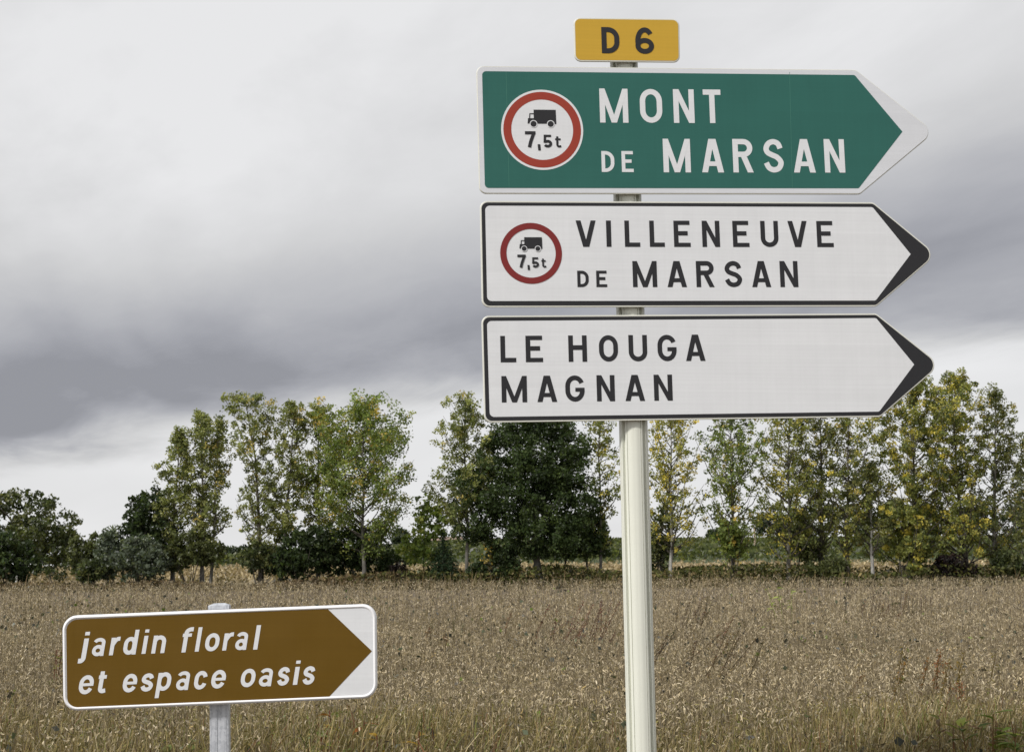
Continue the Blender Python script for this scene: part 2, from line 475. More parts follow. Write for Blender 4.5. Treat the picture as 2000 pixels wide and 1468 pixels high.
    if ch == 'e':
        rx = (w - s) / 2; ry = min((h - s) / 2, rx * 1.2)
        return [ribbon([(w - hs, h * 0.5)] + arc(w / 2, h - hs - ry, rx, ry, 0, 180, 14) + arc(w / 2, hs + ry, rx, ry, 180, 335, 14), s), rect(s * 0.6, h * 0.5 - s * 0.35, w - s * 0.02, h * 0.5 + s * 0.35)]
    if ch == 'n':
        r = (w - s) / 2
        return [rect(0, 0, s, h), ribbon([(hs, h * 0.62)] + arc(w / 2, h - hs - r, r, r, 165, 0, 12) + [(w - hs, 0)], s)]
    if ch == 'r':
        return [rect(0, 0, s, h * 0.97), ribbon(spline([(hs, h * 0.55), (s * 1.05, h * 0.78), (w * 0.72, h - hs), (w, h - hs * 0.9)]), s)]
    if ch == 'a':
        r = w - s
        return [ribbon(arc(w / 2, h - hs - h * 0.17, (w - s) / 2, h * 0.17, 165, 0, 12) + [(w - hs, 0)], s),
                ribbon(arc(w * 0.48, hs + (h * 0.62 - s) / 2, w * 0.48 - hs, (h * 0.62 - s) / 2, 0, 360, 22), s, True)]
    if ch == 'd':      # h is the ascender height
        x = h * 0.72
        return [rect(w - s, 0, w, h), ribbon(oval(w - s * 0.2, x, s), s, True)]
    if ch == 'p':      # h includes the descender
        d = h * 0.275
        return [rect(0, 0, s, h * 0.985), ('shift', 0, d, ribbon(oval(w, h - d, s), s, True))]
    if ch == 'f':
        x = w * 0.34; r = w * 0.5
        return [ribbon([(x, 0), (x, h * 0.72)] + arc(x + r, h - hs - r * 0.7, r, r * 0.7, 180, 95, 8) + [(w, h - hs)], s), rect(0, h * 0.62, w * 0.9, h * 0.62 + s * 0.8)]
    if ch == 'j':
        x = w - hs; d = h * 0.27
        return [rect(w - s, h * 0.89, w, h), ribbon([(x, h * 0.79)] + arc(x - w * 0.42, hs + w * 0.42, w * 0.42, w * 0.42, 0, -80, 8) + [(0, hs)], s)]
    raise KeyError(ch)

def draw_polys(fr, name, pieces, k, mat, parent, org):
    v = []; f = []; kk = k
    for pc in pieces:
        if pc[0] == 'strip':
            _, L, Rr, closed = pc; n = len(L); b = len(v)
            v += [fr.w(x, y, kk) for x, y in L] + [fr.w(x, y, kk) for x, y in Rr]
            for i in range(n if closed else n - 1):
                j = (i + 1) % n
                f.append((b + i, b + n + i, b + n + j, b + j))
        else:
            b = len(v); v += [fr.w(x, y, kk) for x, y in pc]; f.append(tuple(range(b, len(v))))
        kk += 0.00012
    return mk(name, v, f, mat, parent, origin=org)

def letter(fr, ch, x0, x1, y_top, y_bot, s, k, mat, parent, slant=0.0, name='letter'):
    """box given in plane metres; slant shears the upright glyph"""
    h = y_top - y_bot; w = (x1 - x0) - slant * h
    def tr(p): return (x0 + p[0] + slant * p[1], y_bot + p[1])
    out = []
    for pc in glyph(ch, w, h, s):
        dx = dy = 0
        if pc[0] == 'shift': dx, dy, pc = pc[1], pc[2], pc[3]
        if pc[0] == 'strip': out.append(('strip', [tr((a + dx, b + dy)) for a, b in pc[1]], [tr((a + dx, b + dy)) for a, b in pc[2]], pc[3]))
        else: out.append([tr(p) for p in pc])
    return draw_polys(fr, name, out, k, mat, parent, fr.w((x0 + x1) / 2, y_bot, k))

def line(fr, letters, yt, yb, s, mat, parent, k=0.0022):
    """letters: (char, px left, px right); yt, yb: pixel top and bottom as (left, right) of the line"""
    xl, xr = letters[0][1], letters[-1][2]
    for ch, a, b in letters:
        m = ((a + b) / 2 - xl) / max(1, xr - xl)
        top = yt[0] + (yt[1] - yt[0]) * m; bot = yb[0] + (yb[1] - yb[0]) * m
        A = fr.loc(a, (top + bot) / 2); B = fr.loc(b, (top + bot) / 2)
        T = fr.loc((a + b) / 2, top); Bo = fr.loc((a + b) / 2, bot)
        letter(fr, ch, A[0], B[0], T[1], Bo[1], s, k, mat, parent)

def disc(fr, c, r, n=56): return [(c[0] + r * math.cos(2 * math.pi * i / n), c[1] + r * math.sin(2 * math.pi * i / n)) for i in range(n)]

# ------------------------------------------------------------------ the tall signpost
FS = Frame(1236, 600, 5.55, math.radians(5.6), math.radians(0.85))
BACK = 0.013                                         # panel thickness
AX = BACK + 0.005 + 0.057                            # post axis behind the face plane

def plane_pt(fr, px, py, k):
    d = ray(px, py); o = fr.o + fr.n * k
    return CAM + d * ((o - CAM).dot(fr.n) / d.dot(fr.n))

pt = plane_pt(FS, 1218.5, 125, -AX); pb = plane_pt(FS, 1253.5, 1468, -AX)
axis = (pt - pb).normalized()
base = pb - axis * ((pb.z + 0.0) / axis.z)
post_top = pt + axis * 0.10
signpost = thing('signpost', base, 'tall cream fluted post carrying four road direction panels, yellow one on top', 'signpost')

def fluted(p0, p1, r, parent, name, mat, prof):
    ax = (p1 - p0).normalized(); e1 = FS.u - ax * FS.u.dot(ax); e1.normalize(); e2 = ax.cross(e1)
    n = len(prof); v = []; steps = 2
    for k in range(steps):
        c = p0 + (p1 - p0) * (k / (steps - 1))
        for a, rr in prof: v.append(c + (e1 * math.cos(a) + e2 * math.sin(a)) * rr)
    f = [(k * n + i, k * n + (i + 1) % n, (k + 1) * n + (i + 1) % n, (k + 1) * n + i) for k in range(steps - 1) for i in range(n)]
    f.append(tuple(range((steps - 1) * n, steps * n)))
    return mk(name, v, f, mat, parent, origin=p0)

prof = []                                            # extruded profile: four broad faces parted by grooves with raised lips
for i in range(720):
    a = 2 * math.pi * i / 720
    q = abs(((i * 0.5 + 98.5) + 45) % 90 - 45)
    r = 0.057
    if q < 27: r -= 0.0004 * (1 - abs(math.sin(math.radians(q * 9))))
    elif q < 29.5: r -= 0.0032
    elif q < 36: r += 0.0004
    elif q < 37: r -= 0.012 * (q - 36)
    else: r -= 0.012 - (0.003 if q > 43 else 0)
    prof.append((a, r))
fluted(base, post_top, 0.057, signpost, 'post', M['pole_paint'], prof)
fluted(post_top, post_top + axis * 0.012, 0.06, signpost, 'post_cap', M['cap_black'], [(2 * math.pi * i / 40, 0.059) for i in range(40)])

def panel(corners, radii, seg=7, label=None):
    poly = [FS.loc(*c) for c in corners]
    out = rounded(poly, radii, seg)
    return poly, out

def brackets(parent, ys, x0, x1, px_y):
    """two rails on the back and the clamp that grips the post"""
    for py in px_y:
        a = FS.loc(1236, py)[1]
        b0 = FS.w(x0, a - 0.011, -BACK - 0.0005); v = []
        for kx in (x0, x1):
            for (kk, dz) in ((-BACK - 0.0005, -0.011), (-BACK - 0.0005, 0.011), (-BACK - 0.004, 0.011), (-BACK - 0.004, -0.011)):
                v.append(FS.w(kx, a + dz, kk))
        mk('mounting_rail', v, [(0, 1, 2, 3), (7, 6, 5, 4), (0, 4, 5, 1), (1, 5, 6, 2), (2, 6, 7, 3), (3, 7, 4, 0)], M['cream_metal'], parent)
        c = pb + axis * ((FS.w(0, a).z - pb.z) / axis.z)
        e1 = FS.u - axis * FS.u.dot(axis); e1.normalize(); e2 = axis.cross(e1)
        v = []; n = 40
        for dz in (-0.013, 0.013):
            for rr in (0.0585, 0.0625):
                for i in range(n):
                    t = 2 * math.pi * i / n
                    v.append(c + axis * dz + (e1 * math.cos(t) + e2 * math.sin(t)) * rr)
        f = []
        for i in range(n):
            j = (i + 1) % n
            f += [(i, j, n + j, n + i), (2 * n + i, 3 * n + i, 3 * n + j, 2 * n + j), (n + i, n + j, 3 * n + j, 3 * n + i), (i, 2 * n + i, 2 * n + j, j)]
        mk('post_clamp', v, f, M['pole_paint'], parent)

# yellow road number panel
p, o = panel([(1119.8, 34.5), (1327, 37), (1328.5, 122), (1122, 120.3)], [0.028] * 4)
yp = plate(FS, 'number_panel', o, 0.0, 0.0062, M['cream_metal'], signpost, 0.004); yp['label'] = 'yellow panel reading D 6 on top of the post'
plate(FS, 'panel_back', rounded(inset(p, 0.004), [0.024] * 4, 7), -0.0065, BACK - 0.007, M['back_shade'], yp)
plate(FS, 'panel_face', rounded(inset(p, 0.0062), [0.022] * 4, 7), 0.0008, 0.0005, M['yellow_film'], yp)
line(FS, [('D', 1174.7, 1209.3), ('6', 1240.6, 1276.8)], (53.7, 54.5), (104.4, 106), 0.0205, M['black_film'], yp)
brackets(yp, None, FS.loc(1150, 80)[0], FS.loc(1300, 80)[0], (80,))

def ring_emblem(fr, c, r_out, r_red, r_in, redmat, parent, k, disc_mat):
    """round lorry weight limit emblem; c in plane metres, r in metres"""
    if r_out > r_red: plate(fr, 'emblem_disc', disc(fr, c, r_out), k, 0.0004, disc_mat, parent)
    else: pass
    band_ring(fr, 'red_ring', disc(fr, c, r_red), disc(fr, c, r_in), k + 0.0004, redmat, parent)
    S = r_red / 572.5                                    # zoomed-photo units -> metres; emblem centre at (727, 761)
    def q(x, y): return (c[0] + (x - 727) * S, c[1] - (y - 761) * S)
    blk = M['black_film']
    body = [q(*a) for a in [(605, 460), (932, 460), (937, 676), (880, 676), (880, 672), (605, 672)]]
    cab = [[q(*a) for a in pc] for pc in (
        [(512, 670), (520, 590), (605, 590), (605, 672)],
        [(536, 590), (542, 515), (557, 515), (551, 590)],
        [(557, 515), (605, 515), (605, 529), (556, 529)])]
    draw_polys(fr, 'lorry_symbol', [body] + cab, k + 0.0008, blk, parent, fr.w(*c, k))
    for wx in (600, 853):
        wc = q(wx, 676)
        plate(fr, 'wheel_ring', disc(fr, wc, 57 * S, 28), k + 0.0013, 0.0002, disc_mat, parent)
        plate(fr, 'wheel_symbol', disc(fr, wc, 45 * S, 28), k + 0.0016, 0.0002, blk, parent)
    for ch, x0, x1, y0, y1, st in (('7', 470, 625, 787, 1030, 50), (',', 653, 704, 982, 1075, 40), ('5', 735, 867, 838, 1030, 40), ('t', 912, 1000, 862, 1030, 32)):
        a = q(x0, y0); b = q(x1, y1)
        letter(fr, ch, a[0], b[0], a[1], b[1], st * S, k + 0.0012, blk, parent)

def arrow_panel(outer, inner, r_in, rim, edge_mat, border_mat, face_mat, label):
    p, o = panel(outer, [0.030, 0.030, 0.045, 0.030, 0.030], 8)
    pn = plate(FS, 'arrow_panel', o, 0.0, 0.0062, edge_mat, signpost, 0.004); pn['label'] = label
    plate(FS, 'panel_back', rounded(inset(p, 0.004), [0.026, 0.026, 0.041, 0.026, 0.026], 8), -0.0065, BACK - 0.007, M['back_shade'], pn)  # dark colour on the back stands in for shade below the rim
    pb_ = inset(p, rim)
    plate(FS, 'panel_border', rounded(pb_, [0.025, 0.026, 0.040, 0.026, 0.025], 8), 0.0008, 0.0005, border_mat, pn)
    pi_ = [FS.loc(*c) for c in inner]
    plate(FS, 'panel_face', rounded(pi_, r_in, 6), 0.0014, 0.0005, face_mat, pn)
    return pn

g = arrow_panel([(930, 129), (1672, 136.3), (1826, 258), (1680, 379.6), (936, 378.5)],
                [(941.5, 139.5), (1669, 147), (1762.3, 257.5), (1677, 368), (947, 367.4)], [0.016, 0.012, 0, 0.012, 0.016],
                0.004, M['cream_metal'], M['white_border'], M['green_film'], 'green arrow panel reading MONT DE MARSAN')
wf, bf = M['white_film'], M['black_film']
line(FS, [('M', 1171, 1226.4), ('O', 1249.6, 1293), ('N', 1315, 1355.6), ('T', 1373.3, 1407.8)], (173.6, 175.7), (240, 241), 0.0222, wf, g)
line(FS, [('D', 1174.7, 1199.7), ('E', 1214, 1237)], (295.6, 295.6), (336.3, 336.5), 0.0145, wf, g)
line(FS, [('M', 1295, 1348.2), ('A', 1370, 1412.7), ('R', 1431, 1470.5), ('S', 1489.8, 1531.2), ('A', 1549, 1591.7), ('N', 1609.7, 1649.2)], (271.7, 272.4), (337, 337.6), 0.0222, wf, g)
c0 = FS.loc(1059, 253.8)
ring_emblem(FS, c0, 0.1655, 0.1565, 0.1245, M['red_orange_film'], g, 0.0022, wf)
for xa, xb in ((988, 994), (1541.5, 1547)):
    a0, a1 = FS.loc(xa, 141), FS.loc(xb, 366)
    draw_polys(FS, 'film_seam', [[a0, (a0[0] + 0.0012, a0[1]), (a1[0] + 0.0012, a1[1]), a1]], 0.0018, M['green_seam'], g, FS.w(*a0))
brackets(g, None, FS.loc(960, 250)[0], FS.loc(1660, 250)[0], (165, 345))

p2 = arrow_panel([(937, 392.3), (1706, 395), (1830, 497), (1712, 598.6), (941, 600)],
                 [(947.5, 402), (1704, 404.8), (1778.4, 496.5), (1710, 587), (951.5, 588)], [0.018, 0.014, 0, 0.014, 0.018],
                 0.0065, M['cream_metal'], M['black_film'], M['white_film'], 'white arrow panel reading VILLENEUVE DE MARSAN')
line(FS, [('V', 1124.6, 1163.7), ('I', 1184, 1193.5), ('L', 1219.8, 1249.6), ('L', 1268.4, 1297.5), ('E', 1315.7, 1348), ('N', 1371, 1405.3), ('E', 1430.7, 1462.7), ('U', 1485.2, 1519.7), ('V', 1538.5, 1576), ('E', 1594.9, 1627)], (430.8, 432), (482.2, 482.8), 0.0185, bf, p2)
line(FS, [('D', 1127.4, 1149.6), ('E', 1164.4, 1185.4)], (528.8, 528.8), (560.8, 560.8), 0.0125, bf, p2)
line(FS, [('M', 1235.5, 1282.8), ('A', 1302.8, 1340.7), ('R', 1359.5, 1394.6), ('S', 1414, 1450), ('A', 1468, 1505), ('N', 1523, 1558)], (510, 510), (560.8, 560.8), 0.0185, bf, p2)
ring_emblem(FS, FS.loc(1037.2, 494.8), 0, 0.1228, 0.0980, M['dark_red_film'], p2, 0.0022, wf)
brackets(p2, None, FS.loc(970, 500)[0], FS.loc(1690, 500)[0], (425, 568))

p3 = arrow_panel([(940, 616.5), (1712, 611.8), (1838, 712), (1720, 814), (945.5, 825)],
                 [(951, 627), (1711, 621.2), (1785.3, 711.7), (1717, 803.5), (956.5, 814)], [0.018, 0.014, 0, 0.014, 0.018],
                 0.0065, M['cream_metal'], M['black_film'], M['white_film'], 'white arrow panel reading LE HOUGA MAGNAN')
line(FS, [('L', 977.3, 1007.7), ('E', 1026.5, 1060), ('H', 1110, 1146), ('O', 1169.7, 1206.7), ('U', 1227.6, 1263.7), ('G', 1284, 1321), ('A', 1338.9, 1376.8)], (656, 653.3), (707.6, 704.6), 0.0185, bf, p3)
line(FS, [('M', 979.5, 1029), ('A', 1049, 1087.6), ('G', 1104, 1141.5), ('N', 1165.3, 1200.4), ('A', 1220.8, 1259), ('N', 1277, 1313)], (734.3, 731.3), (785.8, 782), 0.0185, bf, p3)
brackets(p3, None, FS.loc(970, 700)[0], FS.loc(1690, 700)[0], (648, 785))

# ------------------------------------------------------------------ the low brown sign
FB = Frame(430, 1283, 5.62, math.radians(2.0), math.radians(2.35))
bt = plane_pt(FB, 428.6, 1186, -0.062); bb = plane_pt(FB, 430.2, 1468, -0.062)
bax = (bt - bb).normalized(); bbase = bb - bax * (bb.z / bax.z)
brown = thing('tourist_sign', bbase, 'low brown and white sign reading jardin floral et espace oasis on grey post', 'road sign')

def box_post(p0, p1, wx, wy, name, mat, parent, fr, bev=0.004):
    ax = (p1 - p0).normalized(); e1 = fr.u - ax * fr.u.dot(ax); e1.normalize(); e2 = ax.cross(e1)
    prof_ = rounded([(-wx, -wy), (wx, -wy), (wx, wy), (-wx, wy)], [bev] * 4, 3); n = len(prof_)
    v = [p + e1 * a + e2 * b for p in (p0, p1) for a, b in prof_]
    f = [(i, (i + 1) % n, n + (i + 1) % n, n + i) for i in range(n)] + [tuple(range(n, 2 * n)), tuple(reversed(range(n)))]
    return mk(name, v, f, mat, parent, origin=p0)

ax1 = bax
box_post(bbase, bt, 0.0375, 0.020, 'post', M['galv'], brown, FB)
# ribbed front of the post: two shallow raised flats
for sx in (-0.018, 0.018):
    e1 = FB.u - bax * FB.u.dot(bax); e1.normalize(); e2 = bax.cross(e1)
    box_post(bbase + e1 * sx - e2 * (-0.0) + FB.n * 0.0205, bt - bax * 0.02 + e1 * sx + FB.n * 0.0205, 0.011, 0.0014, 'post_rib', M['galv'], brown, FB, 0.0008)
# cap with sloping top
e1 = FB.u - bax * FB.u.dot(bax); e1.normalize(); e2 = bax.cross(e1)
v = []
for hgt, wx, wy in ((-0.006, 0.041, 0.0235), (0.009, 0.041, 0.0235), (0.0175, 0.021, 0.012)):
    for sx, sy in ((-1, -1), (1, -1), (1, 1), (-1, 1)):
        v.append(bt + bax * hgt + e1 * wx * sx + e2 * wy * sy)
f = [(0, 3, 2, 1)] + [(a, (a + 1) % 4, 4 + (a + 1) % 4, 4 + a) for a in range(4)] + [(4 + a, 4 + (a + 1) % 4, 8 + (a + 1) % 4, 8 + a) for a in range(4)] + [(8, 9, 10, 11)]
mk('post_cap', v, f, M['galv'], brown, origin=bt)

pc = [FB.loc(*c) for c in [(121.3, 1202.2), (735, 1178.2), (737, 1362.2), (123.5, 1388)]]
bp_ = plate(FB, 'sign_panel', rounded(pc, [0.056] * 4, 10), 0.0, 0.026, M['white_metal'], brown, 0.004)
outr = rounded(inset(pc, 0.002), [0.054] * 4, 10); innr = rounded(inset(pc, 0.014), [0.044] * 4, 10)
n = len(outr); v = []; f = []
for q_ in range(7):                                     # rolled lip round the panel
    t = q_ / 6; a = math.pi * t
    for (x0, y0), (x1, y1) in zip(outr, innr):
        v.append(FB.w(x0 + (x1 - x0) * t, y0 + (y1 - y0) * t, 0.0005 + 0.005 * math.sin(a)))
for q_ in range(6):
    for i in range(n):
        j = (i + 1) % n; f.append((q_ * n + i, q_ * n + j, (q_ + 1) * n + j, (q_ + 1) * n + i))
mk('rolled_rim', v, f, M['white_metal'], bp_, origin=FB.w(0, 0), smooth=True)
plate(FB, 'white_face', rounded(inset(pc, 0.0135), [0.044] * 4, 10), 0.0010, 0.0004, M['white_film'], bp_)
bc = [FB.loc(*c) for c in [(129.2, 1209.6), (639, 1187.3), (726.4, 1270.6), (643.2, 1359.3), (131.5, 1382.6)]]
plate(FB, 'brown_arrow', rounded(bc, [0.044, 0, 0, 0, 0.044], 10), 0.0018, 0.0004, M['brown_film'], bp_)

def bpx(x, y): return FB.loc(100 + x / 3.0303, 1140 + y / 3.0303)
SL = 0.185
def bline(items, s):
    for ch, x0, x1, yt, yb in items:
        xm = (x0 + x1) / 2
        T = bpx(xm, yt); Bo = bpx(xm, yb); h_ = T[1] - Bo[1]
        if ch in 'oecs': A = bpx(x0, (yt + yb) / 2); B = bpx(x1, (yt + yb) / 2)
        else: A = bpx(x0, yb); B = bpx(x1, yt)
        a, b = A[0], B[0]; W_ = b - a; st = s
        if ch in 'oecs':                                 # slanted ovals are narrower than their box suggests
            w_ = math.sqrt(W_ ** 2 - (SL * h_) ** 2); a += (W_ - w_ - SL * h_) / 2; b = a + w_ + SL * h_; st = s * 0.86
        elif ch in 'tf': a -= SL * h_ * 0.62; st = s * 0.9
        elif ch in 'adpnr': a -= SL * h_ * 0.16; b += SL * h_ * (0.12 if ch in 'an' else 0.04); st = s * (0.76 if ch == 'a' else 0.86)
        letter(FB, ch, a, b, T[1], Bo[1], st, 0.0026, M['white_film'], bp_, slant=SL)
bline([('j', 157, 232, 283, 467), ('a', 240, 325, 318, 425), ('r', 345, 412, 313, 419), ('d', 425, 523, 271, 416), ('i', 535, 583, 268, 411), ('n', 595, 685, 303, 408),
       ('f', 780, 847, 255, 402), ('l', 850, 897, 255, 398), ('o', 912, 997, 290, 396), ('r', 1015, 1083, 287, 391), ('a', 1088, 1168, 283, 389), ('l', 1195, 1243, 243, 386)], 0.0178)
bline([('e', 165, 253, 538, 650), ('t', 282, 340, 515, 644), ('e', 425, 510, 530, 639), ('s', 530, 610, 527, 634), ('p', 617, 718, 521, 671), ('a', 738, 825, 515, 626),
       ('c', 847, 925, 513, 622), ('e', 948, 1035, 507, 616), ('o', 1123, 1210, 500, 608), ('a', 1228, 1315, 497, 604), ('s', 1338, 1415, 490, 599), ('i', 1430, 1478, 452, 594), ('s', 1488, 1565, 485, 593)], 0.0178)
for py in (1222, 1345):
    a = FB.loc(429, py)
    v = [FB.w(a[0] + dx, a[1] + dz, kk) for dx in (-0.25, 0.25) for kk, dz in ((-0.0265, -0.012), (-0.0265, 0.012), (-0.040, 0.012), (-0.040, -0.012))]
    mk('mounting_rail', v, [(0, 1, 2, 3), (7, 6, 5, 4), (0, 4, 5, 1), (1, 5, 6, 2), (2, 6, 7, 3), (3, 7, 4, 0)], M['galv'], bp_)

# ------------------------------------------------------------------ foliage helpers
def rng(seed): return np.random.default_rng(seed)

def leaf_quads(c, size, r, flat=0.0, aspect=0.62, up=None):
    """diamond leaves at centres c (N,3) with half-length size (N,)"""
    n = len(c)
    a = r.normal(size=(n, 3)); a /= np.linalg.norm(a, axis=1)[:, None]
    b = r.normal(size=(n, 3)); b -= (b * a).sum(1)[:, None] * a; b /= np.linalg.norm(b, axis=1)[:, None]
    s = size[:, None]
    v = np.stack([c - a * s, c - b * s * aspect + a * s * 0.1, c + a * s, c + b * s * aspect + a * s * 0.1], 1).reshape(-1, 3)
    f = np.arange(n * 4).reshape(n, 4)
    return v, f

def tube(pts, radii, n=6):
    v = []; f = []
    P_ = [Vector(p) for p in pts]
    for i, p in enumerate(P_):
        t = (P_[min(i + 1, len(P_) - 1)] - P_[max(i - 1, 0)]).normalized()
        x = t.cross(Vector((0.31, 0.95, 0.05))).normalized(); y = t.cross(x)
        for k in range(n):
            a = 2 * math.pi * k / n
            v.append(p + (x * math.cos(a) + y * math.sin(a)) * radii[i])
    for i in range(len(P_) - 1):
        for k in range(n):
            k2 = (k + 1) % n
            f.append((i * n + k, i * n + k2, (i + 1) * n + k2, (i + 1) * n + k))
    f.append(tuple(range((len(P_) - 1) * n, len(P_) * n)))
    return v, f

def merge(parts):
    V = []; F_ = []
    for v, f in parts:
        b = len(V); V += list(v); F_ += [tuple(i + b for i in q) for q in f]
    return V, F_

PAL = {   # (colour, weight) in linear albedo
    'poplar': [((0.150, 0.165, 0.046), 5), ((0.110, 0.128, 0.038), 4), ((0.215, 0.215, 0.070), 3), ((0.058, 0.072, 0.024), 2.2), ((0.32, 0.25, 0.06), 0.5)],
    'poplar_green': [((0.120, 0.158, 0.030), 5), ((0.088, 0.118, 0.026), 4), ((0.180, 0.195, 0.040), 2.5), ((0.048, 0.070, 0.018), 2), ((0.36, 0.26, 0.040), 0.9)],
    'poplar_yellow': [((0.150, 0.162, 0.034), 5), ((0.105, 0.122, 0.030), 4.5), ((0.37, 0.305, 0.036), 2.2), ((0.055, 0.070, 0.022), 2.5), ((0.235, 0.215, 0.042), 2.4)],
    'poplar_gold': [((0.185, 0.180, 0.034), 5), ((0.42, 0.335, 0.036), 3.8), ((0.125, 0.135, 0.028), 4), ((0.065, 0.080, 0.022), 2)],
    'poplar_dark': [((0.095, 0.105, 0.032), 5), ((0.060, 0.072, 0.024), 4), ((0.150, 0.150, 0.045), 2.4), ((0.27, 0.21, 0.045), 0.6)],
    'oak': [((0.042, 0.066, 0.020), 5), ((0.028, 0.045, 0.015), 4), ((0.070, 0.100, 0.029), 3)],
    'oak_left': [((0.060, 0.076, 0.027), 5), ((0.038, 0.050, 0.018), 4), ((0.115, 0.122, 0.044), 2.6)],
    'evergreen': [((0.036, 0.056, 0.019), 5), ((0.022, 0.034, 0.013), 4), ((0.060, 0.084, 0.027), 2.4)],
    'grey_shrub': [((0.092, 0.115, 0.078), 5), ((0.058, 0.075, 0.048), 4), ((0.15, 0.175, 0.125), 2.4)],
    'olive_shrub': [((0.080, 0.092, 0.030), 5), ((0.055, 0.066, 0.022), 4), ((0.115, 0.125, 0.045), 2)],
    'lime': [((0.150, 0.200, 0.036), 5), ((0.100, 0.145, 0.030), 4), ((0.25, 0.27, 0.05), 1.5)],
    'gold_sapling': [((0.50, 0.34, 0.045), 5), ((0.36, 0.27, 0.045), 4), ((0.14, 0.15, 0.03), 2)],
    'spruce': [((0.018, 0.034, 0.014), 5), ((0.012, 0.023, 0.010), 4), ((0.034, 0.055, 0.020), 1.5)],
    'purple': [((0.020, 0.013, 0.014), 5), ((0.034, 0.020, 0.018), 3), ((0.012, 0.009, 0.010), 4)],
    'far_wood': [((0.036, 0.052, 0.024), 5), ((0.026, 0.038, 0.018), 4), ((0.056, 0.072, 0.030), 2)],
    'vine': [((0.070, 0.085, 0.028), 5), ((0.048, 0.060, 0.022), 4), ((0.110, 0.118, 0.038), 3)],
}

def pick(pal, n, r, jitter=0.16):
    cols = np.array([c for c, w in PAL[pal]]); ws = np.array([w for c, w in PAL[pal]], float); ws /= ws.sum()
    c = cols[r.choice(len(cols), size=n, p=ws)]
    lum = c.mean(1, keepdims=True); c = (c * 0.86 + lum * 0.14) * (1.85 if 'poplar' in pal else 1.5)
    return c * np.exp(r.normal(0, jitter, size=(n, 1)))

def foliage(name, centres, per, spread, size, pal, r, mat, parent, coherence=0.72, aspect=0.62):
    """leaf clusters: per leaves round each centre; a cluster mostly keeps one tone"""
    centres = np.asarray(centres); nc = len(centres)
    cnt = r.poisson(per, nc).clip(1)
    idx = np.repeat(np.arange(nc), cnt); n = len(idx)
    sp = np.asarray(spread) if np.ndim(spread) else np.full(nc, spread)
    off = r.normal(size=(n, 3)); off *= (r.random((n, 1)) ** 0.45) / np.linalg.norm(off, axis=1)[:, None]
    c = centres[idx] + off * sp[idx][:, None] * np.array([1, 1, 0.85])
    base_c = pick(pal, nc, r); own = pick(pal, n, r)
    col = np.where((r.random(n) < coherence)[:, None], base_c[idx] * np.exp(r.normal(0, 0.13, (n, 1))), own)
    v, f = leaf_quads(c, size * r.uniform(0.65, 1.3, n), r, aspect=aspect)
    return mk(name, v, f, mat, parent, origin=ORG[parent.name], colors=np.repeat(col, 4, axis=0))

def ground_at(px, Y):
    p_ = at(px, HORIZON, Y)
    return Vector((p_.x, Y, float(terrain(p_.x, Y))))

